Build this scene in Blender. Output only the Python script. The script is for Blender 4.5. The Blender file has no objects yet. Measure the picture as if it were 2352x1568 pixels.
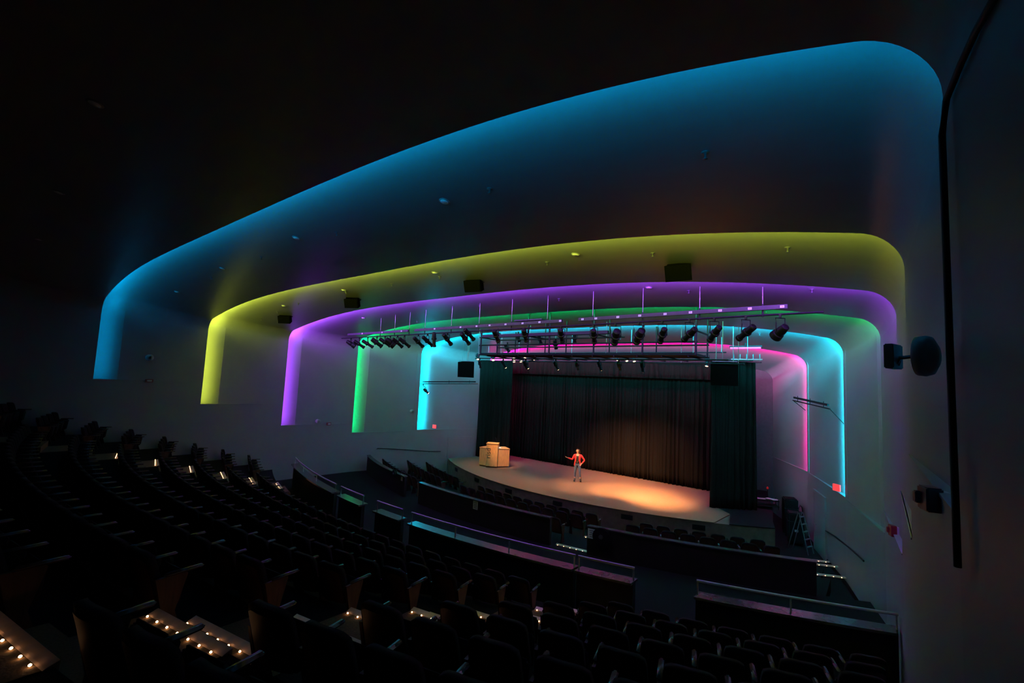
import bpy, bmesh, math, random
from mathutils import Vector, Matrix
from mathutils.bvhtree import BVHTree
random.seed(7)
SC = bpy.context.scene
COL = SC.collection
PI = math.pi

# ------------------------------------------------------------------ camera, world, exposure
FPX = 1054.8
YAW, PITCH, ROLL = 0.6782, 0.0877, -0.0474
_cy, _sy, _cp, _sp = math.cos(YAW), math.sin(YAW), math.cos(PITCH), math.sin(PITCH)
CF = Vector((-_sy * _cp, _cy * _cp, _sp))
_rt = Vector((_cy, _sy, 0)); _up = _rt.cross(CF)
CR = _rt * math.cos(ROLL) - _up * math.sin(ROLL)
CU = _rt * math.sin(ROLL) + _up * math.cos(ROLL)
cam_data = bpy.data.cameras.new('camera')
cam = bpy.data.objects.new('camera', cam_data); COL.objects.link(cam)
cam_data.sensor_width = 36; cam_data.lens = 36 * FPX / 2352
cam_data.clip_start = 0.05; cam_data.clip_end = 200
cam.matrix_world = Matrix(((CR.x, CU.x, -CF.x, 0), (CR.y, CU.y, -CF.y, 0), (CR.z, CU.z, -CF.z, 0), (0, 0, 0, 1)))
SC.camera = cam
w = bpy.data.worlds.new('world'); SC.world = w; w.use_nodes = True
w.node_tree.nodes['Background'].inputs[0].default_value = (0.3, 0.35, 0.5, 1)
w.node_tree.nodes['Background'].inputs[1].default_value = 0.0005
SC.view_settings.view_transform = 'Standard'; SC.view_settings.look = 'None'
SC.view_settings.exposure = 0.0; SC.view_settings.gamma = 1; SC.view_settings.use_curve_mapping = False

LED = [  # colour, strength of each cove strip, rear to stage
    ((0.0, 0.21, 0.50), 2.9), ((0.50, 0.60, 0.05), 5.1), ((0.34, 0.065, 0.95), 6.3),
    ((0.0, 0.80, 0.19), 5.6), ((0.0, 0.66, 0.95), 37.0), ((0.85, 0.003, 0.34), 46.0)]
TOPF = (2.8, 3.4, 5.8, 5.2, 2.3, 2.2)
RIGHTF = (.5, .35, .5, .4, 1.5, 1.0)   # the ceiling runs burn brighter than the upright ones
WARM = (1.0, 0.50, 0.20)

def ray(px, py): return CF + CR * ((px - 1176) / FPX) + CU * ((784 - py) / FPX)
def gz(px, py, z): r = ray(px, py); return r * (z / r.z)
def gy(px, py, y): r = ray(px, py); return r * (y / r.y)

# ------------------------------------------------------------------ materials
def mat(name, col, rough=0.6, metal=0.0, spec=0.5, noise=0.0, nscale=8.0, bump=0.0, emit=None, es=0.0, wood=False, stretch=None):
    m = bpy.data.materials.new(name); m.use_nodes = True
    nt = m.node_tree; b = nt.nodes['Principled BSDF']
    b.inputs['Base Color'].default_value = (*col, 1)
    b.inputs['Roughness'].default_value = rough; b.inputs['Metallic'].default_value = metal
    b.inputs['Specular IOR Level'].default_value = spec
    if emit:
        b.inputs['Emission Color'].default_value = (*emit, 1); b.inputs['Emission Strength'].default_value = es
    if noise or bump:
        tc = nt.nodes.new('ShaderNodeTexCoord'); mp = nt.nodes.new('ShaderNodeMapping')
        nt.links.new(tc.outputs['Object'], mp.inputs[0])
        if stretch: mp.inputs['Scale'].default_value = stretch
        n = nt.nodes.new('ShaderNodeTexNoise'); n.inputs['Scale'].default_value = nscale; n.inputs['Detail'].default_value = 5
        nt.links.new(mp.outputs[0], n.inputs['Vector'])
        if noise:
            cr = nt.nodes.new('ShaderNodeValToRGB')
            cr.color_ramp.elements[0].position = 0.3; cr.color_ramp.elements[1].position = 0.7
            cr.color_ramp.elements[0].color = (*[c * (1 - noise) for c in col], 1)
            cr.color_ramp.elements[1].color = (*[min(1, c * (1 + noise)) for c in col], 1)
            nt.links.new(n.outputs['Fac'], cr.inputs[0]); nt.links.new(cr.outputs[0], b.inputs['Base Color'])
        if bump:
            bp = nt.nodes.new('ShaderNodeBump'); bp.inputs['Strength'].default_value = bump; bp.inputs['Distance'].default_value = 0.02
            nt.links.new(n.outputs['Fac'], bp.inputs['Height']); nt.links.new(bp.outputs[0], b.inputs['Normal'])
    return m
M = {}
M['paint'] = mat('wall_paint', (0.215, 0.215, 0.22), 0.5, noise=0.03, nscale=1.5)
M['backwall'] = mat('stage_back_paint', (0.05, 0.05, 0.055), 0.8, spec=0.1, noise=0.1)
M['ceil'] = mat('ceiling_paint', (0.215, 0.215, 0.215), 0.42, noise=0.04, nscale=0.8, stretch=(1, 6, 6))
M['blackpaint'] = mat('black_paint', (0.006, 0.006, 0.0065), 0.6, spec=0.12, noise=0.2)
M['metal'] = mat('black_metal', (0.010, 0.009, 0.011), 0.45, 0.1, spec=0.25, noise=0.15)
M['raceway'] = mat('raceway_metal', (0.045, 0.04, 0.05), 0.5, 0.1, spec=0.3, noise=0.1)
M['steel'] = mat('grey_steel', (0.20, 0.20, 0.21), 0.35, 0.6, noise=0.1)
M['carpet'] = mat('dark_carpet', (0.012, 0.011, 0.012), 0.95, spec=0.05, noise=0.35, nscale=60, bump=0.3)
M['aisle'] = mat('aisle_carpet', (0.10, 0.062, 0.028), 0.95, noise=0.3, nscale=50, bump=0.3)
M['deck'] = mat('stage_carpet', (0.17, 0.10, 0.062), 0.92, spec=0.05, noise=0.16, nscale=40, bump=0.35)
M['skirt'] = mat('stage_skirt', (0.13, 0.08, 0.06), 0.75, spec=0.1, noise=0.2, nscale=5)
M['panel'] = mat('parapet_wood', (0.014, 0.011, 0.011), 0.6, spec=0.2, noise=0.2, nscale=4)
M['cap'] = mat('parapet_cap', (0.06, 0.055, 0.058), 0.24, noise=0.15, nscale=6)
M['rail'] = mat('handrail_steel', (0.42, 0.40, 0.40), 0.32, 0.7, noise=0.1)
M['curtain'] = mat('black_velour', (0.012, 0.009, 0.0075), 0.9, spec=0.0, noise=0.2, nscale=30)
M['wood'] = mat('lectern_oak', (0.60, 0.30, 0.11), 0.5, noise=0.22, nscale=10, stretch=(4, 4, 0.4))
M['darkwood'] = mat('seat_wood', (0.055, 0.023, 0.012), 0.5, spec=0.25, noise=0.3, nscale=9, stretch=(4, 4, 0.5))
M['fabric'] = mat('seat_fabric', (0.012, 0.007, 0.008), 0.85, spec=0.12, noise=0.25, nscale=40)
M['armrest'] = mat('armrest_lacquer', (0.06, 0.04, 0.035), 0.25, noise=0.2)
M['white'] = mat('white_plastic', (0.40, 0.40, 0.40), 0.4, noise=0.05)
M['redplastic'] = mat('red_plastic', (0.45, 0.02, 0.02), 0.4, noise=0.05)
M['paper'] = mat('paper', (0.42, 0.40, 0.34), 0.8, noise=0.1)
M['skin'] = mat('skin', (0.62, 0.36, 0.24), 0.5, noise=0.05, nscale=20)
M['hair'] = mat('dark_hair', (0.03, 0.015, 0.01), 0.5, noise=0.3, nscale=30)
M['blazer'] = mat('red_blazer', (0.62, 0.03, 0.03), 0.7, noise=0.08, nscale=20)
M['top'] = mat('black_top', (0.02, 0.017, 0.017), 0.7, noise=0.1)
M['jeans'] = mat('blue_jeans', (0.075, 0.11, 0.19), 0.8, noise=0.3, nscale=25)
M['boot'] = mat('black_boots', (0.015, 0.012, 0.012), 0.4, noise=0.1)
M['brass'] = mat('buckle_brass', (0.7, 0.5, 0.25), 0.3, 0.9, noise=0.05)
M['lamp'] = mat('lamp_glow', (1, .8, .6), 0.3, noise=0.0, emit=(1.0, 0.60, 0.30), es=6)
M['lampdim'] = mat('lamp_glow_dim', (.5, .3, .2), 0.3, emit=(1.0, 0.45, 0.18), es=1.0)
M['speaker'] = mat('speaker_black', (0.004, 0.004, 0.004), 0.8, spec=0.0, noise=0.1)
M['lens'] = mat('glass_lens', (0.03, 0.02, 0.02), 0.08, noise=0.1)
M['steplamp'] = mat('step_lamp_glow', (1, .8, .6), 0.3, emit=(1.0, 0.50, 0.22), es=13)
M['nosing'] = mat('nosing_aluminium', (0.55, 0.42, 0.34), 0.4, 0.25, noise=0.15)
M['exit'] = mat('exit_sign_glow', (0.5, 0.03, 0.03), 0.4, emit=(1.0, 0.06, 0.07), es=0.9)
M['exitdim'] = mat('strobe_red', (0.16, 0.01, 0.012), 0.4, noise=0.05)
M['green'] = mat('green_indicator', (0, .5, 0), 0.4, emit=(0.05, 0.9, 0.03), es=0.35)
M['white_led'] = mat('downlight_trim', (0.9, 0.9, 0.9), 0.25, noise=0.02)
M['conduit'] = mat('cable_black', (0.006, 0.006, 0.006), 0.6, noise=0.1)
M['pinkled'] = mat('magenta_bar_glow', (.8, .1, .5), 0.3, emit=(1.0, 0.05, 0.50), es=2.2)
M['skyblue'] = mat('pale_sheet', (0.55, 0.57, 0.6), 0.6, noise=0.05)
M['ink'] = mat('black_ink', (0.02, 0.015, 0.012), 0.6, noise=0.05)
M['label'] = mat('label_white', (0.75, 0.75, 0.75), 0.5, noise=0.05)

# ------------------------------------------------------------------ mesh helpers
def tag(o, label=None, cat=None, group=None, kind=None):
    if label: o['label'] = label
    if cat: o['category'] = cat
    if group: o['group'] = group
    if kind: o['kind'] = kind
    return o
def obj(name, bm, m, parent=None, smooth=False, loc=None):
    me = bpy.data.meshes.new(name)
    bmesh.ops.recalc_face_normals(bm, faces=bm.faces) if not getattr(bm, '_keep', False) else None
    if smooth:
        for f in bm.faces: f.smooth = True
    bm.to_mesh(me); bm.free()
    me.materials.append(M[m] if isinstance(m, str) else m)
    o = bpy.data.objects.new(name, me); COL.objects.link(o)
    if parent: o.parent = parent
    if loc is not None: o.location = loc
    return o
def thing(name, label, cat, loc=(0, 0, 0), rz=0.0, group=None):
    o = bpy.data.objects.new(name, None); COL.objects.link(o)
    o.empty_display_size = 0.1
    o.location = loc; o.rotation_euler = (0, 0, rz)
    return tag(o, label, cat, group)
def B(): return bmesh.new()
def box(bm, c, s, rz=0.0, mtx=None, bev=0.0):
    t = bmesh.new(); bmesh.ops.create_cube(t, size=1)
    for v in t.verts: v.co = Vector((v.co.x * s[0], v.co.y * s[1], v.co.z * s[2]))
    if bev: bmesh.ops.bevel(t, geom=t.edges[:] , offset=bev, segments=2, affect='EDGES')
    mm = Matrix.Translation(c) @ Matrix.Rotation(rz, 4, 'Z')
    if mtx is not None: mm = mtx @ mm
    merge(bm, t, mm)
def merge(bm, t, mm=None):
    vm = {}
    for v in t.verts: vm[v] = bm.verts.new(mm @ v.co if mm is not None else v.co)
    for f in t.faces:
        try: bm.faces.new([vm[v] for v in f.verts])
        except ValueError: pass
    t.free()
def frame(d):
    d = d.normalized(); a = Vector((0, 0, 1)) if abs(d.z) < 0.95 else Vector((1, 0, 0))
    x = a.cross(d).normalized(); return x, d.cross(x)
def tube(bm, pts, r, n=8, cap=True):
    pts = [Vector(p) for p in pts]; rings = []
    for i, p in enumerate(pts):
        d = (pts[min(i + 1, len(pts) - 1)] - pts[max(i - 1, 0)])
        x, y = frame(d); rr = r[i] if isinstance(r, (list, tuple)) else r
        rings.append([bm.verts.new(p + (x * math.cos(2 * PI * k / n) + y * math.sin(2 * PI * k / n)) * rr) for k in range(n)])
    for a, b in zip(rings, rings[1:]):
        for k in range(n): bm.faces.new((a[k], a[(k + 1) % n], b[(k + 1) % n], b[k]))
    if cap: bm.faces.new(rings[0][::-1]); bm.faces.new(rings[-1])
def lathe(bm, prof, n=16, mtx=None, cap=True):
    rings = []
    for r, z in prof:
        rings.append([bm.verts.new((mtx @ Vector((r * math.cos(2 * PI * k / n), r * math.sin(2 * PI * k / n), z))) if mtx is not None else Vector((r * math.cos(2 * PI * k / n), r * math.sin(2 * PI * k / n), z))) for k in range(n)])
    for a, b in zip(rings, rings[1:]):
        for k in range(n): bm.faces.new((a[k], a[(k + 1) % n], b[(k + 1) % n], b[k]))
    if cap: bm.faces.new(rings[0][::-1]); bm.faces.new(rings[-1])
def prism(bm, poly, z0, z1, mtx=None):
    f = (lambda v: mtx @ v) if mtx is not None else (lambda v: v)
    a = [bm.verts.new(f(Vector((x, y, z0)))) for x, y in poly]; b = [bm.verts.new(f(Vector((x, y, z1)))) for x, y in poly]
    n = len(poly)
    bm.faces.new(a[::-1]); bm.faces.new(b)
    for i in range(n): bm.faces.new((a[i], a[(i + 1) % n], b[(i + 1) % n], b[i]))
def copy_tree(o, parent=None):
    c = o.copy(); COL.objects.link(c); c.parent = parent
    for ch in KIDS.get(o.name, ()): copy_tree(ch, c)
    KIDS[c.name] = [k for k in ()] if o.name not in KIDS else KIDS.get(c.name, [])
    return c
KIDS = {}
def note_kids(o):
    KIDS[o.name] = [c for c in o.children]
    for c in o.children: note_kids(c)
def dup(o):
    c = o.copy(); COL.objects.link(c); c.parent = None
    for k in KIDS[o.name]:
        p = k.copy(); COL.objects.link(p); p.parent = c
        for g in KIDS[k.name]:
            q = g.copy(); COL.objects.link(q); q.parent = p
    return c
def text(bodytxt, size, m, parent, mtx, name='lettering', ext=0.002):
    cu = bpy.data.curves.new('txt', 'FONT'); cu.body = bodytxt; cu.size = size; cu.extrude = ext
    cu.align_x = 'CENTER'; cu.align_y = 'CENTER'
    t = bpy.data.objects.new('txt', cu); COL.objects.link(t)
    dg = bpy.context.evaluated_depsgraph_get(); dg.update()
    me = bpy.data.meshes.new_from_object(t.evaluated_get(dg))
    bpy.data.objects.remove(t)
    me.transform(mtx); me.materials.clear(); me.materials.append(M[m])
    o = bpy.data.objects.new(name, me); COL.objects.link(o); o.parent = parent
    return o

# ------------------------------------------------------------------ room shells
XM = -11.472
RF = 0.434
#      y       w       ledge   spring  rise    power
ED = [(3.738, 11.805, -0.633, 2.330, 0.854, 4.13),
      (7.342, 11.726, -1.60, 2.050, 0.783, 3.39),
      (10.908, 11.716, -2.68, 1.959, 0.868, 2.99),
      (14.722, 11.484, -3.22, 1.962, 0.819, 3.27),
      (18.532, 10.520, -3.154, 1.861, 0.809, 3.51),
      (23.177, 9.009, -3.154, 1.625, 0.769, 3.42),
      (27.0, 7.12, -3.154, 1.10, 0.55, 3.4)]
FLOOR = -6.1
LIGHT_STOPS = (.045, .045, .045, .05, .045, .05, .05)  # added upstand on each cove lip, keeps direct strip light off the stage
OTS = [0.40, 0.38, 0.42, 0.42, 0.32, 0.28, 0.28]   # height of each ceiling cove
def toplist(w, s, rise, m, y, n=40):
    """points of an arch from left spring to right spring"""
    out = []
    N = 120
    for i in range(N + 1):
        t = -math.cos(PI * i / N)
        x = t * w; zt = s + rise * (1 - abs(t) ** m); d = max(0, abs(x) - (w - RF)); d = min(d, RF)
        zt -= RF - math.sqrt(max(0, RF * RF - d * d))
        out.append(Vector((XM + x, y, zt)))
    return out
def loft(rings, flip=False):
    bm = B(); V = [[bm.verts.new(p) for p in r] for r in rings]
    for a, b in zip(V, V[1:]):
        for i in range(len(a) - 1):
            try: bm.faces.new((a[i], a[i + 1], b[i + 1], b[i]))
            except ValueError: pass
    return bm
def lerp(a, b, t): return a + (b - a) * t
shell_bms = []
def shell(i):
    """bay between edge i-1 and edge i (0: round the camera)"""
    e1 = ED[i]
    if i == 0:
        prof = [(e1[0] - d_, .09 * d_, .135 * d_) for d_ in (9.8, 7, 5, 3.5, 2, 1, 0)]
        st = [(y, e1[1] + ow, e1[3] + oz, e1[4], e1[5]) for y, ow, oz in prof]
        h = 5.0
        hled = -FLOOR
        zb = FLOOR
    else:
        e0 = ED[i - 1]; y0, y1 = e0[0], e1[0]
        st = []
        OT = OTS[i - 1]
        L = y1 - y0; KD = (0.9, 1.6, 1.4, 1.05, 1.0, 1.2, 1.2)[i]; f_ = lambda d: OT * (math.exp(-max(0, d - .02) / KD) - math.exp(-L / KD) * d / L)
        stations = [(-0.3, 0.5, OT), (0.02, 0.5, OT), (.12, .45, f_(.12)), (0.3, 0.36, f_(.3)), (.45, .25, f_(.45)), (0.62, 0.14, f_(.62)), (0.72, 0.105, f_(.72))]
        for k in range(1, 13): t = k / 12; dd = 0.72 + (L - 0.72) * t; stations.append((dd, 0.105 * (1 - t), max(0, f_(dd)) if k < 12 else 0))
        for dy, osd, otp in stations:
            t = max(0, dy / L)
            st.append((y0 + dy, lerp(e0[1], e1[1], t) + osd, lerp(e0[3], e1[3], t) + otp, lerp(e0[4], e1[4], t), lerp(e0[5], e1[5], t)))
        zb = e0[2]
    rings = [toplist(w_, s_, r_, m_, y_) for y_, w_, s_, r_, m_ in st]
    if i < 6:   # lip: thin end, added light-blocking upstand, return face and trough back of the next bay
        y_, w_, s_, r_, m_ = e1[0], e1[1], e1[3], e1[4], e1[5]
        light_stop = LIGHT_STOPS[i]
        rings.append(toplist(w_ + light_stop, s_ + light_stop, r_, m_, y_))
        rings.append(toplist(w_ + light_stop, s_ + light_stop, r_, m_, y_ - .012))
        rings.append(toplist(w_ + .03, s_ + .03, r_, m_, y_ - .012))
        rings.append(toplist(w_ + .075, s_ + .075, r_, m_, y_ - .3))
        rings.append(toplist(w_ + .5, s_ + OTS[i], r_, m_, y_ - .3))
    bm = loft(rings)
    o = obj('ceiling', bm, 'ceil', smooth=True); tag(o, kind='structure')
    for side, idx in (('left', 0), ('right', -1)):
        bm = B(); tops = [r[idx] for r in rings]
        zz = zb
        last = None
        for k, p in enumerate(tops):
            zlow = zb if (i == 0 or k < len(st)) else ED[i][2]
            cur = (bm.verts.new(p), bm.verts.new((p.x, p.y, zlow - 0.0)))
            if last: bm.faces.new((last[0], last[1], cur[1], cur[0]))
            last = cur
        for f in bm.faces: f.smooth = True
        o2 = obj('wall_' + side, bm, 'paint'); tag(o2, kind='structure')
        md = o2.modifiers.new('e', 'EDGE_SPLIT'); md.split_angle = math.radians(15)
    md = o.modifiers.new('e', 'EDGE_SPLIT'); md.split_angle = math.radians(35)
    return o
ceils = [shell(i) for i in range(7)]
# lower walls with the ledge on top of each
for i in range(6):
    e0, e1 = ED[i], ED[i + 1]
    for side, sg in (('left', -1), ('right', 1)):
        a = Vector((XM + sg * e0[1], e0[0], 0)); b = Vector((XM + sg * e1[1], e1[0], 0)); h = e0[2]
        n = Vector((sg, 0, 0)); bm = B()
        P = [(a, FLOOR), (b, FLOOR), (b, h), (a, h)]
        f1 = [bm.verts.new((p.x, p.y, z)) for p, z in P]
        bm.faces.new(f1)
        q = [bm.verts.new((p.x + sg * 0.7, p.y, h)) for p in (b, a)]
        bm.faces.new((f1[3], f1[2], q[0], q[1]))
        o = obj('wall_' + side, bm, 'paint'); tag(o, kind='structure')
        # thin ledge moulding
        bm = B(); d = (b - a); L = d.length
        for k, (off, zz) in enumerate(((0.0, h - 0.012),)):
            m_ = Matrix.Translation((a + b) / 2 + Vector((0, 0, zz))) @ Matrix.Rotation(math.atan2(d.y, d.x), 4, 'Z')
            box(bm, (0, 0, 0), (L, 0.024, 0.024), mtx=m_)
        o = obj('trim', bm, 'paint'); o.name = 'trim_%d' % (2 * i + (sg > 0) + 1); tag(o, kind='structure')
bm = B(); box(bm, (XM, 27.1, -2), (20, 0.15, 9)); tag(obj('wall_back', bm, 'backwall'), kind='structure')
bm = B(); box(bm, (XM, -6.05, -1), (27, 0.1, 12)); tag(obj('wall_rear', bm, 'paint'), kind='structure')
# dark baseboard along both walls of the pit
for k, (side, sg) in enumerate((('left', -1), ('right', 1))):
    bm = B()
    for i in (3, 4):
        e0, e1 = ED[i], ED[i + 1]
        a = Vector((XM + sg * (e0[1] - .012), e0[0], -5.83)); b = Vector((XM + sg * (e1[1] - .012), e1[0], -5.83)); d = b - a
        box(bm, (0, 0, 0), (d.length, 0.02, 0.14), mtx=Matrix.Translation((a + b) / 2) @ Matrix.Rotation(math.atan2(d.y, d.x), 4, 'Z'))
    tag(obj('baseboard_' + side, bm, 'blackpaint'), kind='structure')

# LED strips in the coves
names = ['blue', 'yellow-green', 'violet', 'green', 'cyan', 'magenta']
for i, (c, s) in enumerate(LED):
    e = ED[i]; c, s, tf = c, s, TOPF[i]; m3 = mat('led_right_' + names[i].replace('-', '_'), c, 0.4, emit=c, es=s * 6 * RIGHTF[i]); m2 = mat('led_top_' + names[i].replace('-', '_'), c, 0.4, emit=c, es=s * 6 * tf); m = mat('led_' + names[i].replace('-', '_'), c, 0.4, emit=c, es=s * 6)
    rg = []
    for (o1, o2, dy) in ((0.12, 0.13, -0.11), (0.045, .045, -0.02)):
        r = toplist(e[1] + o1, e[3] + o2, e[4], e[5], e[0] + dy)
        r = [Vector((r[0].x, r[0].y, e[2] + .02))] + r + ([Vector((r[-1].x, r[-1].y, e[2] + .02))] if i != 3 else [])
        if i == 3: r = r[:-7]
        rg.append(r)
    bm = loft(rg)
    # one sided: face towards the stage
    for f in bm.faces:
        f.normal_update()
        pass
    for f in bm.faces:
        q_ = f.calc_center_median().x - XM; f.material_index = (0 if q_ < 0 else 2) if abs(q_) > e[1] - .02 else 1
    bm_o = bpy.data.meshes.new('led_strip'); bm.to_mesh(bm_o); bm.free(); bm_o.materials.append(m); bm_o.materials.append(m2); bm_o.materials.append(m3)
    o = bpy.data.objects.new('led_strip', bm_o); COL.objects.link(o)
    tag(o, names[i] + ' light strip hidden in the cove of the ' + ['largest and nearest', 'second', 'third', 'fourth', 'fifth', 'innermost'][i] + ' arch', 'light strip', 'cove light strips')

# ------------------------------------------------------------------ floors
YC, XC = 38.0, -11.5
def r_of(ye): return math.hypot(6.7, YC - ye)
def yat(x, r): return YC - math.sqrt(r * r - (x - XC) ** 2)
def arcpts(r, x0, x1, n=40): return [(x0 + (x1 - x0) * k / n, yat(x0 + (x1 - x0) * k / n, r)) for k in range(n + 1)]
def ring_slab(bm, r_out, r_in, z0, z1, x0, x1, n=40):
    """slab between a rear radius (larger) and a front radius"""
    a = arcpts(r_out, x0, x1, n); b = arcpts(r_in, x0, x1, n)
    for k in range(n):
        q = [a[k], a[k + 1], b[k + 1], b[k]]
        lo = [bm.verts.new((x, y, z0)) for x, y in q]; hi = [bm.verts.new((x, y, z1)) for x, y in q]
        bm.faces.new(hi)
        bm.faces.new((lo[3], lo[2], hi[2], hi[3])); bm.faces.new((lo[0], lo[1], hi[1], hi[0]))
        if k == 0: bm.faces.new((lo[0], lo[3], hi[3], hi[0]))
        if k == n - 1: bm.faces.new((lo[1], lo[2], hi[2], hi[1]))
PITCHR = 1.06
FR = [0.56 + PITCHR * k for k in range(-4, 9)]     # front edges of the rows (as y on the aisle)
def zrow(f): return -1.8 - 0.33 * f
bm = B()
XW0, XW1 = -23.15, 0.19
prev = FR[0] - 2.5
for f in FR:
    ring_slab(bm, r_of(prev), r_of(f), -6.4, zrow(f), XW0, XW1, 60); prev = f
Z_CROSS, Z_PIT = -5.35, -5.9
R_RAIL, R_PAR = 28.9, 24.65
RC = 37.7 - 38.0
ring_slab(bm, r_of(FR[-1]), R_PAR, -6.4, Z_CROSS, XW0, XW1, 60)
floor = obj('floor', bm, 'carpet'); tag(floor, kind='structure')
bm = B(); box(bm, (XM, 19.5, -6.0), (24.5, 15.0, 0.2)); tag(obj('floor', bm, 'carpet'), kind='structure')
# pit terraces below the parapets
bm = B()
ring_slab(bm, R_PAR, R_PAR - 1.9, -6.0, -5.53, -22.6, -1.3, 40)
ring_slab(bm, R_PAR - 1.9, R_PAR - 3.3, -6.0, -5.71, -22.3, -1.6, 40)
tag(obj('floor', bm, 'carpet'), kind='structure')

# ------------------------------------------------------------------ stage
def arc3(p0, p1, p2, n=36):
    ax, ay = p0; bx, by = p1; cx, cy = p2
    d = 2 * (ax * (by - cy) + bx * (cy - ay) + cx * (ay - by))
    ux = ((ax**2 + ay**2) * (by - cy) + (bx**2 + by**2) * (cy - ay) + (cx**2 + cy**2) * (ay - by)) / d
    uy = ((ax**2 + ay**2) * (cx - bx) + (bx**2 + by**2) * (ax - cx) + (cx**2 + cy**2) * (bx - ax)) / d
    r = math.hypot(ax - ux, ay - uy); a0 = math.atan2(ay - uy, ax - ux); a2 = math.atan2(cy - uy, cx - ux)
    return [(ux + r * math.cos(a0 + (a2 - a0) * k / n), uy + r * math.sin(a0 + (a2 - a0) * k / n)) for k in range(n + 1)]
ZS = -4.9044
front = arc3((-21.06, 20.40), (-11.6, 17.36), (-3.14, 19.89))
stage = thing('stage', 'low thrust stage with curved front and brown carpeted deck below the black curtain', 'stage', (-12, 22, -5.9))
def rel(pts, o): return [(x - o[0], y - o[1]) for x, y in pts]
so = (-12, 22)
bm = B(); poly = rel(front + [(-3.45, 21.2), (-3.7, 22.9), (-4.6, 26.9), (-18.3, 26.9), (-20.3, 22.9)], so)
prism(bm, poly, 0.10, 5.9 + ZS - 0.03)
obj('skirt', bm, 'skirt', stage)
bm = B(); lip = rel([(x, y - 0.05) for x, y in front] + [(-4.9, 21.6), (-5.35, 21.0), (-6.0, 26.9), (-21.06, 26.9)], so)
i_cut = [k for k, p in enumerate(front) if p[0] > -4.75][0]
lip = rel([(x, y - 0.04) for x, y in front[:i_cut]] + [(-4.85, 20.6), (-5.7, 21.5), (-5.7, 26.9), (-18.3, 26.9), (-20.3, 22.9)], so)
prism(bm, lip, 5.9 + ZS - 0.03, 5.9 + ZS); obj('deck', bm, 'deck', stage)
bm = B(); blk = rel([(-4.85, 20.6)] + [(x, y - 0.04) for x, y in front[i_cut:]] + [(-3.45, 21.2), (-3.7, 22.9), (-4.6, 26.9), (-5.7, 26.9), (-5.7, 21.5)], so)  # right part of the deck, one flat black beside the brown carpet
prism(bm, blk, 5.9 + ZS - 0.03, 5.9 + ZS); o = obj('side_deck', bm, 'blackpaint', stage); o['label'] = 'black deck section at the right wing'
# vents in the skirt front and the black toe strip
def on_front(t):
    k = t * (len(front) - 1); i = int(k); f = k - i; a, b = Vector((*front[i], 0)), Vector((*front[i + 1], 0))
    return a.lerp(b, f), math.atan2(b.y - a.y, b.x - a.x)
for t in (0.12, 0.27, 0.41, 0.56, 0.72, 0.86):
    p, a = on_front(t); bm = B()
    mt = Matrix.Translation((p.x - so[0], p.y - so[1], 0.74)) @ Matrix.Rotation(a, 4, 'Z')
    for k in range(4): box(bm, (0, -0.012, -0.05 + k * 0.035), (0.42, 0.03, 0.02), mtx=mt)
    box(bm, (0, -0.002, 0), (0.46, 0.02, 0.19), mtx=mt)
    obj('vent_grille', bm, 'blackpaint', stage)
bm = B(); toe = rel([(x, y + 0.12) for x, y in front] + [(-3.8, 22.9), (-4.7, 26.8), (-18.4, 26.8), (-20.3, 22.9)], so); prism(bm, toe, 0.0, 0.10); obj('toe_kick', bm, 'blackpaint', stage)

# ------------------------------------------------------------------ curtains
def drape(name, p0, p1, z0, z1, label, folds, amp=0.09, parent=None, group=None, m='curtain', seed=0, bulge=0.0, cat='curtain'):
    rnd = random.Random(seed); bm = B(); d = Vector((p1[0] - p0[0], p1[1] - p0[1], 0)); L = d.length; d.normalize(); nrm = Vector((d.y, -d.x, 0))
    n = int(folds * 10); ph = [rnd.uniform(0, 6.28) for _ in range(6)]
    cols = []
    warp = 0
    offs = []
    for k in range(n + 1):
        s = k / n; warp = 0.6 * math.sin(s * folds * 1.3 + ph[0]) + 0.9 * math.sin(s * folds * 0.47 + ph[1])
        a = 2 * PI * s * folds + warp
        o = math.sin(a) * (0.6 + 0.4 * math.sin(s * folds * .9 + ph[2])) + 0.25 * math.sin(2.3 * a + ph[3])
        offs.append(o)
    H = [0, .08, .3, .6, .85, 1]
    for k in range(n + 1):
        s = k / n; c = []
        for h in H:
            am = amp * (1.15 - 0.55 * h)
            p = Vector((*p0, 0)) + d * (L * s) + nrm * (offs[k] * am + bulge * math.sin(PI * s)) + d * (0.03 * math.sin(3 * h + k * .2))
            c.append(bm.verts.new((p.x, p.y, z0 + (z1 - z0) * h)))
        cols.append(c)
    for a, b in zip(cols, cols[1:]):
        for j in range(len(H) - 1): bm.faces.new((a[j], b[j], b[j + 1], a[j + 1]))
    o = obj(name, bm, m, parent, smooth=True)
    md = o.modifiers.new('s', 'SOLIDIFY'); md.thickness = 0.02
    if parent is None: tag(o, label, cat, group)
    return o
drape('stage_curtain', (-19.9, 24.5), (-5.2, 24.35), ZS + 0.02, 1.36, 'wide black pleated backdrop curtain hanging across the stage behind the presenter', 62, 0.10, seed=3)
drape('leg_curtain', (-20.6, 22.35), (-18.1, 22.65), ZS + 0.02, 1.33, 'narrow black side curtain at the left end of the stage, behind the lectern', 6, 0.08, seed=5, group='side curtains')
drape('leg_curtain', (-5.72, 20.98), (-4.2, 22.1), ZS + 0.02, 1.34, 'narrow black side curtain in front of the right end of the backdrop', 7, 0.07, seed=6, group='side curtains')
drape('curtain_valance', (-19.6, 24.2), (-5.5, 24.1), 0.55, 1.42, 'short black curtain border along the top of the backdrop', 40, 0.07, seed=8)
bm = B(); tube(bm, [(-19.6, 24.35, 1.45), (-4.3, 23.9, 1.45)], 0.03)
tag(obj('curtain_track', bm, 'metal'), 'black horizontal pipe carrying the backdrop curtain', 'pipe')

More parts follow.
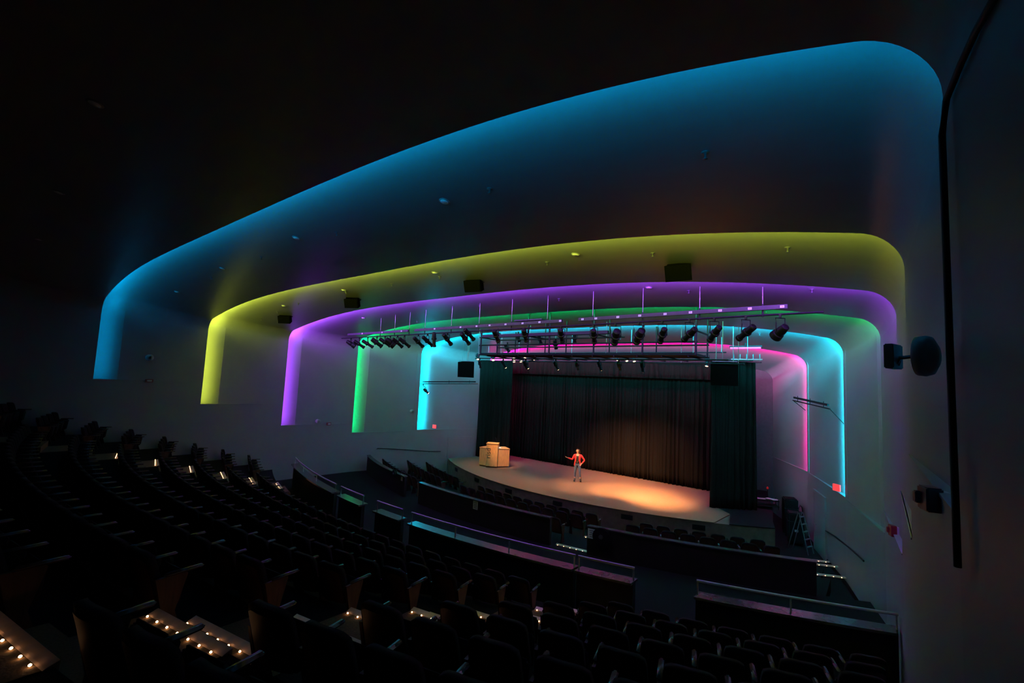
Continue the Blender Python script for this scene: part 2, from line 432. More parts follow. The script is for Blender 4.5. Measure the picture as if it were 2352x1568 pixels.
# ------------------------------------------------------------------ parapets (upper edge of the pit) and handrails
def arc_wall(bm, r0, r1, x0, x1, z0, z1, cx=XC, cy=YC, n=24):
    f = lambda x, r: (x, cy - math.sqrt(r * r - (x - cx) ** 2))
    a = [f(x0 + (x1 - x0) * k / n, r0) for k in range(n + 1)]; b = [f(x0 + (x1 - x0) * k / n, r1) for k in range(n + 1)]
    prism(bm, a + b[::-1], z0, z1)
CP = (-11.8, 37.7)
def parapet(x0, x1, label, ext=()):
    t = thing('parapet', label, 'low wall', ((x0 + x1) / 2, CP[1] - math.sqrt(24.65 ** 2 - ((x0 + x1) / 2 - CP[0]) ** 2), Z_CROSS), 0, 'low curved walls in front of the pit seats')
    inv = Matrix.Translation(-t.location)
    bm = B(); arc_wall(bm, 24.62, 24.50, x0, x1, Z_CROSS, -4.49, *CP); bmesh.ops.transform(bm, matrix=inv, verts=bm.verts); obj('panel', bm, 'panel', t)
    bm = B(); arc_wall(bm, 24.66, 24.46, x0, x1, -4.49, -4.45, *CP); bmesh.ops.transform(bm, matrix=inv, verts=bm.verts); obj('cap', bm, 'cap', t)
    return t
parapet(-22.5, -16.75, 'curved dark low wall at the left, beside the left wall and before the pit seats')
pm = parapet(-15.5, -8.7, 'curved dark low wall in the middle with cyan light on its cap and a notice')
pr = parapet(-7.4, -1.45, 'long dark low wall at the right with a white notice at its left end')
def wall_notice(px, py, w_, h_, label, m='paper', group='notices on the low walls'):
    r = ray(px, py); 
    for k in range(4000):
        p = r * (8 + k * .005)
        if math.hypot(p.x - CP[0], p.y - CP[1]) < 24.635: break
    a = math.atan2(-(CP[0] - p.x), (CP[1] - p.y))
    t = thing('wall_notice', label, 'notice', p, a, group)
    bm = B(); box(bm, (0, 0, 0), (w_, .008, h_)); obj('sheet', bm, m, t)
    bm = B()
    for k in range(4): box(bm, (0, -.006, h_ * (.3 - .2 * k)), (w_ * (.7 - .1 * (k % 2)), .003, h_ * .06))
    obj('print_lines', bm, 'ink', t)
wall_notice(923, 1097, .16, .26, 'small cream notice near the right end of the left low wall')
wall_notice(1092, 1160, .24, .30, 'cream notice on the middle low wall below the blue-lit cap')
wall_notice(1362, 1226, .34, .30, 'pale notice at the left end of the right low wall', 'label')
def round_table(px, py, r, lab):
    p = gz(px, py, Z_CROSS + .74)
    t = thing('bistro_table', lab, 'table', (p.x, p.y, Z_CROSS))
    bm = B(); lathe(bm, [(r, .72), (r, .75)], 24); obj('tabletop', bm, 'armrest', t)
    bm = B(); lathe(bm, [(.22, 0), (.2, .02), (.03, .05), (.03, .72)], 12); obj('pedestal', bm, 'metal', t)
# round wheels / reels leaning on the low walls
for (px, py, rr, lab) in ((1381, 1232, .27, 'round dark cable reel leaning on the right low wall beside its notice'), (906, 1087, .17, 'small round dark reel leaning on the left low wall beside its notice')):
    r = ray(px, py)
    for k in range(4000):
        p = r * (8 + k * .005)
        if math.hypot(p.x - CP[0], p.y - CP[1]) < 24.74: break
    a = math.atan2(-(CP[0] - p.x), (CP[1] - p.y))
    t = thing('cable_reel', lab, 'reel', p, a)
    mt = Matrix.Rotation(PI / 2, 4, 'X')
    bm = B(); lathe(bm, [(rr, -.05), (rr, -.035), (rr * .6, -.035), (rr * .6, .035), (rr, .035), (rr, .05)], 24, mt); obj('drum', bm, 'metal', t)
    bm = B(); lathe(bm, [(rr * .25, -.07), (rr * .25, .07)], 16, mt); obj('hub', bm, 'steel', t)

ZR = -3.95
def handrail(x0, x1, label, r=R_RAIL, wall=True, zf=None, nposts=None):
    xm = (x0 + x1) / 2; base = Vector((xm, yat(xm, r), zrow(9.04)))
    t = thing('handrail', label, 'handrail', base, 0, 'handrails along the front of the seat tier')
    inv = -base; n = 16
    pts = [Vector((x, yat(x, r), ZR)) + inv for x in [x0 + (x1 - x0) * k / n for k in range(n + 1)]]
    bm = B(); tube(bm, pts, 0.028, 8); obj('rail', bm, 'rail', t)
    np_ = nposts or max(2, int(abs(x1 - x0) / 1.6) + 1)
    for k in range(np_):
        x = x0 + .02 + (x1 - x0 - .04) * k / (np_ - 1); p = Vector((x, yat(x, r), 0)) + inv
        bm = B(); tube(bm, [(p.x, p.y, ZR - base.z), (p.x, p.y, ZR - base.z - (.27 if wall else .9))], 0.018, 6); obj('post', bm, 'rail', t)
    if wall:
        bm = B(); arc_wall(bm, r + .06, r - .06, x0, x1, Z_CROSS, ZR - .32); bmesh.ops.transform(bm, matrix=Matrix.Translation(inv), verts=bm.verts); obj('panel', bm, 'panel', t)
        bm = B(); arc_wall(bm, r + .17, r - .17, x0, x1, ZR - .32, ZR - .27); bmesh.ops.transform(bm, matrix=Matrix.Translation(inv), verts=bm.verts); obj('cap', bm, 'cap', t)
    return t
handrail(-21.2, -15.3, 'violet-lit handrail on a low wall, leftmost of the row along the tier front')
handrail(-14.9, -13.3, 'short handrail piece right of the leftmost handrail along the tier front')
handrail(-12.5, -11.2, 'short teal-lit handrail piece left of the long middle handrail')
handrail(-10.8, -5.62, 'long middle handrail with a cyan-lit wall cap below it')
handrail(-5.55, -4.3, 'short handrail piece ending at the lit stairway, right of the long middle handrail')
handrail(-3.08, 0.17, 'rightmost handrail on the low wall, running to the right wall')

# ------------------------------------------------------------------ step lights
def nosing(f_r, z, x0, x1, label, group, n=7, boost=1.0):
    xm = (x0 + x1) / 2; y = yat(xm, f_r); a = math.atan2(xm - XC, YC - y)
    t = thing('step_light_strip', label, 'step light', (xm, y, z), a, group)
    L = (x1 - x0) / math.cos(a)
    bm = B(); prism(bm, [(-.055, 0.0), (-.04, .008), (.03, .030), (.03, -.03), (.0, -.03), (0, 0)], -L / 2, L / 2, Matrix.Rotation(PI / 2, 4, 'Z') @ Matrix.Rotation(PI / 2, 4, 'X'))
    obj('nosing_bar', bm, 'nosing', t)
    for k in range(n):
        bm = B(); x = -L / 2 + L * (k + .35) / n
        lathe(bm, [(.003, .0), (.010, .006), (.010, .012), (.004, .018)], 8, Matrix.Translation((x, -.082, .006)))
        obj('step_lamp', bm, 'steplamp', t)
    return t
ORD = ['first', 'second', 'third', 'fourth', 'fifth', 'sixth', 'seventh', 'eighth', 'ninth', 'tenth', 'eleventh', 'twelfth', 'thirteenth', 'fourteenth', 'fifteenth', 'sixteenth', 'seventeenth', 'eighteenth', 'nineteenth', 'twentieth', 'twenty-first', 'twenty-second', 'twenty-third', 'twenty-fourth', 'twenty-fifth', 'twenty-sixth', 'twenty-seventh', 'twenty-eighth', 'twenty-ninth', 'thirtieth']
AISLE_R = (-5.40, -4.22); AISLE_L = (-20.30, -19.0)
stair_f = [f for f in FR if f > 0.3]
def stairs(x0, x1, label, side):
    base = Vector(((x0 + x1) / 2, yat((x0 + x1) / 2, r_of(4)), 0))
    t = thing('aisle_stairs', label, 'stairs', (base.x, base.y, -6), 0, 'stairways through the seat tier')
    for j, f in enumerate(FR[1:]):
        bm = B(); nxt = f + .33; z = zrow(f) - .175
        n = 6
        a = [(x0 + (x1 - x0) * k / n) for k in range(n + 1)]
        p = [(x - base.x, yat(x, r_of(f)) - base.y) for x in a] + [(x - base.x, yat(x, r_of(nxt)) - base.y) for x in a[::-1]]
        prism(bm, p, zrow(f + PITCHR) + 6.002, z + 6); obj('half_step', bm, 'aisle', t)
        bm = B(); p = [(x - base.x, yat(x, r_of(f - PITCHR + .33)) - base.y) for x in a] + [(x - base.x, yat(x, r_of(f)) - base.y) for x in a[::-1]]
        prism(bm, p, zrow(f) + 6.0, zrow(f) + 6.006); obj('tread_carpet', bm, 'aisle', t)
stairs(*AISLE_R, 'carpeted stairway with lit steps between the middle and right seat blocks', 'right')
stairs(*AISLE_L, 'carpeted stairway with lit steps between the middle and left seat blocks', 'left')
cnt = 0
for f in stair_f:
    nosing(r_of(f), zrow(f) + .006, *AISLE_R, 'lit step edge of the right stairway, %s counted down from the camera' % ORD[cnt], 'lit step edges of the right stairway'); cnt += 1
    if f > .8: nosing(r_of(f + .33), zrow(f) - .175, *AISLE_R, 'lit step edge of the right stairway, %s counted down from the camera' % ORD[cnt], 'lit step edges of the right stairway'); cnt += 1
cnt = 0
for f in FR[2:]:
    nosing(r_of(f), zrow(f) + .006, *AISLE_L, 'lit step edge of the far left stairway, %s counted from the top' % ORD[cnt], 'lit step edges of the left stairway'); cnt += 1
# steps down to the pit: through the middle gap and along the right wall
for k, (r_, z_) in enumerate(((24.60, Z_CROSS), (22.72, -5.53), (21.3, -5.71))):
    nosing(r_, z_, -8.6, -7.5, 'lit step edge in the gap between the middle and right low walls, %s down' % ORD[k], 'lit pit steps in the gap', 5)
    xr = (-0.95, -1.2, -1.5)[k]
    nosing((22.5, 21.5, 20.6)[k], (-5.53, -5.55, -5.71)[k] + .01, xr - 1.0, xr, 'lit step edge beside the right wall, %s counted down to the pit' % ORD[k], 'lit pit steps by the right wall', 5)

# ------------------------------------------------------------------ seats
def make_seat(end=False):
    t = thing('theatre_seat', 'seat', 'seat', (0, 0, 0))
    W = 0.50
    # backrest: curved shell with rounded top
    bm = B(); n = 8; Fr, Bk = [], []
    def prof(u, v):   # u -1..1, v 0..1
        x = u * W / 2 * (1 - .06 * v); top = 0.86 - .05 * abs(u) ** 4
        z = 0.36 + (top - 0.36) * v; y = -.02 - .13 * v - .05 * (1 - u * u); return x, y, z
    grid = []
    for i in range(n + 1):
        u = -1 + 2 * i / n
        grid.append([prof(u, v) for v in (0, .25, .55, .85, 1)])
    def layer(dy): return [[bm.verts.new((x * (1 if k < 4 else .94), y + dy, z)) for k, (x, y, z) in enumerate(c)] for c in grid]
    A, Bq = layer(0.035), layer(-0.035)
    for L in (A, Bq):
        for a, b in zip(L, L[1:]):
            for j in range(4): bm.faces.new((a[j], b[j], b[j + 1], a[j + 1]))
    for a, b in zip(range(n), range(1, n + 1)):
        for j in (0, 4): bm.faces.new((A[a][j], A[b][j], Bq[b][j], Bq[a][j]))
    for i in (0, n):
        for j in range(4): bm.faces.new((A[i][j], A[i][j + 1], Bq[i][j + 1], Bq[i][j]))
    bk = obj('backrest', bm, 'fabric', t, smooth=True)
    bm = B()      # wooden outer back shell
    rows = []
    for i in range(n + 1):
        u = -1 + 2 * i / n; rows.append([bm.verts.new((prof(u, v)[0] * .9, prof(u, v)[1] - .047, prof(u, v)[2] * 1.0 - .01)) for v in (0, .5, .9)])
    for a, b in zip(rows, rows[1:]):
        for j in range(2): bm.faces.new((a[j], b[j], b[j + 1], a[j + 1]))
    obj('back_shell', bm, 'darkwood', t, smooth=True)
    bm = B(); box(bm, (0, .10, .43), (.43, .075, .34), mtx=Matrix.Rotation(-.12, 4, 'X'), bev=.03); obj('seat_cushion', bm, 'fabric', t, smooth=True)
    def arm(x, wood):
        bm = B()
        box(bm, (x, .14, .615), (.055, .36, .035), bev=.014); obj('armrest', bm, 'armrest', t, smooth=True)
        bm = B()
        prism(bm, [(-.10, 0), (.16, 0), (.08, .25), (.17, .58), (.16, .60), (-.12, .60), (-.05, .3)], x - .018, x + .018,
              Matrix(((0, 0, 1, 0), (1, 0, 0, 0), (0, 1, 0, 0), (0, 0, 0, 1))))
        obj('side_panel', bm, 'darkwood' if wood else 'metal', t)
    arm(-.275, end == 'L')
    if end == 'R': arm(.275, True)
    return t
SEATS = {e: make_seat(e) for e in ('', 'L', 'R')}
for s_ in SEATS.values(): note_kids(s_)
spots = []
def row(f, x0, x1, zfun, block, rownum, endl, endr, cx=XC, cy=YC, rr=None):
    r = rr if rr else r_of(f - .90); n = max(1, int((x1 - x0) / .555)); 
    for k in range(n):
        x = x0 + (x1 - x0) * (k + .5) / n
        y = cy - math.sqrt(r * r - (x - cx) ** 2)
        p = Vector((x, y, zfun)); a = math.atan2(x - cx, cy - y)
        spots.append((p, a, block, rownum, k, n, 'L' if endl and k == 0 else 'R' if endr and k == n - 1 else ''))
rows_f = FR[1:]
for j, f in enumerate(rows_f[::-1]):      # j = 0: first row behind the handrail
    z = zrow(f)
    row(f, -18.95, -5.56, z, 'middle', j, True, True)
    row(f, -4.12, 0.02, z, 'right', j, True, False)
    row(f, -23.0, -20.35, z, 'left', j, False, True)
for j, (rr, z) in enumerate(((23.6, -5.53), (22.1, -5.71), (20.9, Z_PIT))):
    wl = (-22.2, -21.9, -21.6)[j]; wr = (-2.1, -2.6, -3.2)[j]
    row(0, wl, -17.0, z, 'pit left', j, False, True, *CP, rr)
    row(0, -15.4, -8.8, z, 'pit middle', j, True, True, *CP, rr)
    row(0, -7.3, wr, z, 'pit right', j, True, False, *CP, rr)
def infront(p):
    d = p + Vector((0, 0, .5)); dep = d.dot(CF)
    if dep < .3: return None
    x = 1176 + FPX * d.dot(CR) / dep; y = 784 - FPX * d.dot(CU) / dep
    return dep if -150 < x < 2500 and y < 1750 else None
vis = [(infront(s[0]), s) for s in spots]; vis = sorted([v for v in vis if v[0] and v[1][0].length > 1.0], key=lambda v: v[0])
single, rest = vis[:300], vis[300:]
BL = {'middle': 'middle seat block', 'right': 'right seat block', 'left': 'far left seat block', 'pit left': 'left pit block', 'pit middle': 'middle pit block', 'pit right': 'right pit block'}
usedseat = {'': False, 'L': False, 'R': False}
for dep, (p, a, block, j, k, n, e) in single:
    src = SEATS[e]
    if not usedseat[e]: o = src; usedseat[e] = True
    else: o = dup(src)
    o.location = p; o.rotation_euler = (0, 0, a)
    o['category'] = 'seat'; o['group'] = 'theatre seats in the ' + BL[block]
    where = '%s row %s, %s from left' % (ORD[j], 'behind handrail' if not block.startswith('pit') else 'past the low wall', ORD[k])
    o['label'] = 'dark %stheatre seat, %s, %s' % ('wood-ended ' if e else '', BL[block], where)
if rest:
    bm = B(); srcs = {}
    for e in ('', 'L', 'R'):
        srcs[e] = [c.data for c in SEATS[e].children]
    mats = []
    for dep, (p, a, block, j, k, n, e) in rest:
        mm = Matrix.Translation(p) @ Matrix.Rotation(a, 4, 'Z')
        for me in srcs[e]:
            nv = len(bm.verts); m_ = me.materials[0]
            if m_ not in mats: mats.append(m_)
            vs = [bm.verts.new(mm @ v.co) for v in me.vertices]
            for f in me.polygons:
                ff = bm.faces.new([vs[i] for i in f.vertices]); ff.material_index = mats.index(m_); ff.smooth = f.use_smooth
    me = bpy.data.meshes.new('distant_theatre_seats'); bm.to_mesh(me); bm.free()
    for m_ in mats: me.materials.append(m_)
    o = bpy.data.objects.new('distant_theatre_seats', me); COL.objects.link(o)
    tag(o, 'dark rows of the farthest theatre seats near the left wall and stage', 'seats', 'theatre seats far away', 'stuff')

# ------------------------------------------------------------------ lectern
le = gz(1128, 1074, ZS)
lect = thing('lectern', 'light oak lectern desk with raised centre panel marked risd on the stage left', 'lectern', le, math.radians(31))
bm = B(); box(bm, (0, .25, .70), (.66, .50, 1.24), bev=.006); obj('centre_panel', bm, 'wood', lect)
bm = B(); box(bm, (0, .24, 1.345), (.70, .54, .05), bev=.01); obj('reading_top', bm, 'wood', lect)
bm = B(); mt = Matrix.Translation((.34, .12, 0)) @ Matrix.Rotation(math.radians(28), 4, 'Z')
box(bm, (.34, .42, .56), (.72, .84, .96), mtx=mt, bev=.006); rw = obj('right_wing', bm, 'wood', lect)
bm = B(); box(bm, (.34, .42, 1.055), (.76, .88, .03), mtx=mt, bev=.006); obj('wing_top', bm, 'wood', rw)
bm = B(); mt2 = Matrix.Translation((-.34, .14, 0)) @ Matrix.Rotation(math.radians(-25), 4, 'Z')
box(bm, (-.24, .40, .56), (.50, .80, .96), mtx=mt2, bev=.006); lw = obj('left_wing', bm, 'wood', lect)
bm = B(); box(bm, (-.24, .40, 1.055), (.54, .84, .03), mtx=mt2, bev=.006); obj('wing_top', bm, 'wood', lw)
bm = B(); box(bm, (0, .27, .04), (.62, .44, .08)); box(bm, (.34, .42, .04), (.66, .78, .08), mtx=mt); box(bm, (-.24, .40, .04), (.44, .74, .08), mtx=mt2); obj('plinth', bm, 'skirt', lect)
text('risd', .40, 'ink', lect, Matrix.Translation((-.20, -.004, .80)) @ Matrix.Rotation(PI / 2, 4, 'X') @ Matrix.Rotation(PI / 2, 4, 'Z'), ext=.003)
bm = B(); tube(bm, [(.2, .2, 1.37), (.2, .2, 1.5), (.17, .22, 1.62), (.10, .26, 1.68)], .008, 6); obj('gooseneck_microphone', bm, 'metal', lect)
lp = lect.matrix_basis @ mt @ Vector((.15, .3, 1.072))
lt = thing('tablet_computer', 'small bright tablet lying on the right wing of the oak lectern', 'tablet', lp, math.radians(60))
bm = B(); box(bm, (0, 0, .006), (.24, .17, .012)); obj('case', bm, 'metal', lt)
bm = B(); box(bm, (0, 0, .0135), (.22, .15, .003)); obj('screen', bm, mat('tablet_screen', (1, 1, 1), .3, emit=(.9, .95, 1), es=2.0), lt)

# ------------------------------------------------------------------ presenter
def skinmesh(name, pts, edges, radii, m, parent, root=0, sub=2, matidx=None):
    me = bpy.data.meshes.new(name); me.from_pydata([Vector(p) for p in pts], edges, []); me.materials.append(M[m])
    o = bpy.data.objects.new(name, me); COL.objects.link(o); o.parent = parent
    md = o.modifiers.new('skin', 'SKIN'); md.use_smooth_shade = True; md.branch_smoothing = 0.3
    for i, v in enumerate(me.skin_vertices[0].data):
        r = radii[i]; v.radius = r if isinstance(r, tuple) else (r, r); v.use_root = (i == root)
    s = o.modifiers.new('sub', 'SUBSURF'); s.levels = sub; s.render_levels = sub
    return o
def chains(cs):
    pts, ed, rad, idx = [], [], [], {}
    for ch in cs:
        last = None
        for key, p, r in ch:
            if key not in idx: idx[key] = len(pts); pts.append(p); rad.append(r)
            if last is not None: ed.append((last, idx[key]))
            last = idx[key]
    return pts, ed, rad
pf = gz(1325, 1106, ZS)
per = thing('person', 'presenter with short dark hair in red blazer, jeans and black boots, one arm held out', 'person', (pf.x, pf.y, ZS), math.radians(27))
J = dict(hip=(0, 0, .94), waist=(0, 0, 1.08), chest=(0, .01, 1.26), neck0=(0, .015, 1.38), neck1=(-.01, -.0, 1.44),
         rs=(-.16, .01, 1.345), re=(-.27, -.03, 1.10), rw=(-.48, -.15, 1.185), ls=(.16, .01, 1.345), lel=(.35, .05, 1.09), lw=(.215, -.04, .93),
         rh=(-.085, 0, .90), rk=(-.10, -.03, .52), ra=(-.12, .03, .13), rt=(-.135, -.12, .05), lh=(.085, 0, .90), lk=(.12, -.02, .52), la=(.165, .04, .13), lt=(.19, -.11, .05))
V = {k: Vector(v) for k, v in J.items()}
cs = [[('hip', V['hip'], (.13, .10)), ('waist', V['waist'], (.105, .08)), ('chest', V['chest'], (.13, .09)), ('neck0', V['neck0'], (.06, .055)), ('neck1', V['neck1'], .045),
       ('chin', Vector((-.02, -.02, 1.475)), (.052, .062)), ('face', Vector((-.02, -.012, 1.545)), (.070, .085)), ('crown', Vector((-.015, 0, 1.61)), (.062, .075))],
      [('chest', 0, 0), ('rs', V['rs'], .052), ('re', V['re'], .038), ('rw', V['rw'], .025)],
      [('chest', 0, 0), ('ls', V['ls'], .052), ('lel', V['lel'], .038), ('lw', V['lw'], .025)],
      [('hip', 0, 0), ('rh', V['rh'], .085), ('rk', V['rk'], .055), ('ra', V['ra'], .030), ('rt', V['rt'], .018)],
      [('hip', 0, 0), ('lh', V['lh'], .085), ('lk', V['lk'], .055), ('la', V['la'], .030), ('lt', V['lt'], .018)]]
# hands: palm and fingers, right hand open with palm up, left hand on the hip
def hand(w_, d, up, pre, sc=1.0):
    d = d.normalized(); side = d.cross(up).normalized(); up = side.cross(d); out = []
    palm = w_ + d * .05 * sc
    out.append([(pre + 'w', w_, .024), (pre + 'p', palm, (.034, .018))])
    for i, (o, l) in enumerate(((-.030, .062), (-.010, .074), (.010, .070), (.029, .055))):
        b = palm + d * .04 * sc + side * o
        out.append([(pre + 'p', palm, 0), (pre + 'k%d' % i, b, .010), (pre + 'm%d' % i, b + d * l * .5 + up * .006 + side * o * .2, .0085), (pre + 't%d' % i, b + d * l + up * .022 + side * o * .35, .007)])
    out.append([(pre + 'w', w_, 0), (pre + 'h0', w_ + d * .035 - side * .034 + up * .006, .011), (pre + 'h1', w_ + d * .075 - side * .062 + up * .016, .009)])
    return out
h1 = hand(V['rw'], Vector((-.92, -.22, .30)), Vector((.25, -.1, 1)), 'r'); h2 = hand(V['lw'], Vector((-.45, -.65, -.55)), Vector((-.7, .7, .1)), 'l')
for h, k in ((h1, 'rw'), (h2, 'lw')):
    for ch in h:
        for i, (key, p, r) in enumerate(ch):
            if key in ('rw', 'lw'): ch[i] = (k, p, r)
pts, ed, rad = chains(cs + h1 + h2)
skinmesh('body', pts, ed, rad, 'skin', per)
# face features
bm = B(); t = B(); bmesh.ops.create_uvsphere(t, u_segments=10, v_segments=8, radius=1); merge(bm, t, Matrix.Translation((-.045, -.095, 1.53)) @ Matrix.Diagonal((.011, .018, .02, 1)))
obj('nose', bm, 'skin', per, True)
for sx in (-.056, -.012):
    bm = B(); t = B(); bmesh.ops.create_uvsphere(t, u_segments=8, v_segments=6, radius=1); merge(bm, t, Matrix.Translation((sx, -.082, 1.555)) @ Matrix.Diagonal((.012, .008, .006, 1))); obj('eye', bm, 'hair', per, True)
bm = B(); box(bm, (-.038, -.082, 1.492), (.036, .01, .009), bev=.003); obj('mouth', bm, 'blazer', per, True)
for sx in (-.09, .052):
    bm = B(); t = B(); bmesh.ops.create_uvsphere(t, u_segments=8, v_segments=6, radius=1); merge(bm, t, Matrix.Translation((sx, .005, 1.54)) @ Matrix.Diagonal((.009, .018, .028, 1))); obj('ear', bm, 'skin', per, True)
pts, ed, rad = chains([[('a', Vector((-.012, .016, 1.628)), (.088, .094)), ('b', Vector((.0, .05, 1.56)), (.095, .078)), ('c', Vector((.01, .06, 1.47)), (.09, .058)), ('d', Vector((.015, .06, 1.39)), (.07, .04))],
                       [('b', 0, 0), ('e', Vector((.070, -.01, 1.57)), (.036, .052)), ('f', Vector((.083, -.012, 1.48)), (.036, .05)), ('f2', Vector((.085, .0, 1.40)), (.028, .04))],
                       [('b', 0, 0), ('g', Vector((-.085, .015, 1.56)), (.024, .04)), ('h', Vector((-.085, .02, 1.48)), (.02, .035))]])
skinmesh('hair', pts, ed, rad, 'hair', per)
# top
bm = B(); lathe(bm, [(.135, .93), (.132, 1.0), (.118, 1.08), (.128, 1.18), (.14, 1.27), (.125, 1.30)], 20, Matrix.Diagonal((1, .80, 1, 1)), cap=True); obj('black_top', bm, 'top', per, True)
# blazer: two front panels and back as one open shell around the torso, plus sleeves
bm = B(); rings = []
prof = [(.80, .185, .135), (.90, .178, .135), (1.0, .158, .125), (1.08, .145, .115), (1.2, .165, .125), (1.30, .185, .12), (1.365, .17, .09), (1.405, .085, .062)]
for z, rx, ry in prof:
    op = math.radians(38 if z > .95 else 44); ring = []
    if z > 1.37: op = math.radians(60)
    for k in range(25):
        a = -PI / 2 + op + (2 * PI - 2 * op) * k / 24
        ring.append(Vector((rx * math.cos(a), ry * math.sin(a) + .005, z - (.03 if k in (0, 24) and z < .85 else 0))))
    rings.append(ring)
bmm = loft(rings); bz = obj('blazer', bmm, 'blazer', per, True)
md = bz.modifiers.new('s', 'SOLIDIFY'); md.thickness = .018
md = bz.modifiers.new('u', 'SUBSURF'); md.levels = 1; md.render_levels = 1
for a, b, c in (('rs', 're', 'rw'), ('ls', 'lel', 'lw')):
    p1, p2, p3 = V[a], V[b], V[c]; cuff = p2.lerp(p3, .97)
    pts, ed, rad = chains([[('0', p1 + Vector((math.copysign(.05, -p1.x), 0, -.004)), .060), ('1', p1 + Vector((math.copysign(.01, p1.x), 0, -.02)), .066), ('2', p1.lerp(p2, .5), .054), ('3', p2, .047), ('4', p2.lerp(p3, .5), .042), ('5', cuff, .037)]])
    skinmesh('sleeve', pts, ed, rad, 'blazer', bz)
for sx in (-1, 1):
    bm = B(); pl = [(sx * .075, -.118, 1.02), (sx * .10, -.125, 1.20), (sx * .115, -.10, 1.34), (sx * .075, -.075, 1.39), (sx * .055, -.11, 1.22)]
    a = [bm.verts.new(Vector(p) + Vector((0, -.004, 0))) for p in pl]; b = [bm.verts.new(Vector(p) + Vector((0, .008, 0))) for p in pl]
    bm.faces.new(a); bm.faces.new(b[::-1])
    for i in range(5): bm.faces.new((a[i], a[(i + 1) % 5], b[(i + 1) % 5], b[i]))
    obj('lapel', bm, 'blazer', bz)
# jeans, belt buckle, boots
pts, ed, rad = chains([[('w', Vector((0, 0, 1.01)), (.128, .10)), ('h', Vector((0, 0, .93)), (.145, .112)), ('r0', V['rh'] + Vector((0, 0, -.04)), .098), ('rk', V['rk'], .060), ('rc', V['rk'].lerp(V['ra'], .78), .045)],
                       [('h', 0, 0), ('l0', V['lh'] + Vector((0, 0, -.04)), .098), ('lk', V['lk'], .060), ('lc', V['lk'].lerp(V['la'], .78), .045)]])
skinmesh('jeans', pts, ed, rad, 'jeans', per)
bm = B(); box(bm, (-.015, -.128, 1.0), (.05, .02, .045), bev=.008); obj('belt_buckle', bm, 'brass', per)
for an, tn in (('ra', 'rt'), ('la', 'lt')):
    a, t_ = V[an], V[tn]
    pts, ed, rad = chains([[('0', a + Vector((0, 0, .055)), .052), ('1', a + Vector((0, 0, -.03)), (.052, .058)), ('2', a.lerp(t_, .5) + Vector((0, 0, -.012)), (.050, .050)), ('3', t_ + Vector((0, -.01, -.006)), (.046, .036))]])
    bt = skinmesh('boot', pts, ed, rad, 'boot', per)
    bm = B(); lathe(bm, [(.020, 0), (.028, .08)], 10, Matrix.Translation((a.x, a.y + .02, 0))); obj('heel', bm, 'boot', bt)

# ------------------------------------------------------------------ stage lights
def spot_data(name, e, angle, col=WARM, blend=1.0, size=.12):
    l = bpy.data.lights.new(name, 'SPOT'); l.energy = e; l.color = col; l.spot_size = math.radians(angle); l.spot_blend = blend; l.shadow_soft_size = size
    return l
def fixture(p, target, label, group, lit=None, hook=None, L=.50, R=.085, power=0, angle=24, hood=False, name='stage_spotlight'):
    """p: centre of the can, hook: point on the pipe it hangs from"""
    p = Vector(p); d = (Vector(target) - p).normalized()
    hook = Vector(hook) if hook is not None else p + Vector((0, 0, .32))
    t = thing(name, label, 'stage light', hook, 0, group)
    q = p - hook; x, y = frame(d)
    mt = Matrix.Translation(q) @ Matrix(((x.x, y.x, d.x, 0), (x.y, y.y, d.y, 0), (x.z, y.z, d.z, 0), (0, 0, 0, 1)))
    bm = B()
    if hood: pr_ = [(R * .5, -L * .42), (R * 1.0, -L * .38), (R * 1.25, -L * .1), (R * 1.25, L * .12), (R * 1.5, L * .15), (R * 1.7, L * .4)]
    else: pr_ = [(R * .6, -L * .5), (R * .95, -L * .46), (R * 1.0, -L * .12), (R * 1.25, -L * .1), (R * 1.25, 0), (R * .8, .02), (R * .78, L * .36), (R * 1.0, L * .38), (R * 1.0, L * .48)]
    lathe(bm, pr_, 14, mt); body = obj('housing', bm, 'metal', t, True)
    md = body.modifiers.new('e', 'EDGE_SPLIT'); md.split_angle = math.radians(40)
    bm = B()
    rr = (R * 1.6 if hood else R * .86); zz = (L * .405 if hood else L * .485)
    lathe(bm, [(rr, zz), (rr * .6, zz + .012), (.01, zz + .016)], 14, mt); obj('lens', bm, lit or 'lens', t, True)
    # yoke
    s = (Vector((0, 0, 1)).cross(d)); s = s.normalized() if s.length > .05 else Vector((1, 0, 0))
    top = Vector((0, 0, -.09)); w2 = R * 1.45
    bm = B(); a = q + s * w2; b = q - s * w2
    tube(bm, [a, Vector((a.x * .9, a.y * .9, max(a.z, top.z - .12))), top + s * w2 * .95, top, top - s * w2 * .95, Vector((b.x * .9, b.y * .9, max(b.z, top.z - .12))), b], .012, 6); obj('yoke', bm, 'metal', t)
    bm = B(); box(bm, (0, 0, -.03), (.05, .07, .10), bev=.01); obj('clamp', bm, 'metal', t)
    if power:
        l = bpy.data.objects.new('lamp_beam', spot_data('beam', power, angle)); COL.objects.link(l)
        l.location = hook + q + d * (L * .5 + .05); l.rotation_euler = d.to_track_quat('-Z', 'Y').to_euler()
    return t
STG = Vector((-12.5, 21.5, ZS))
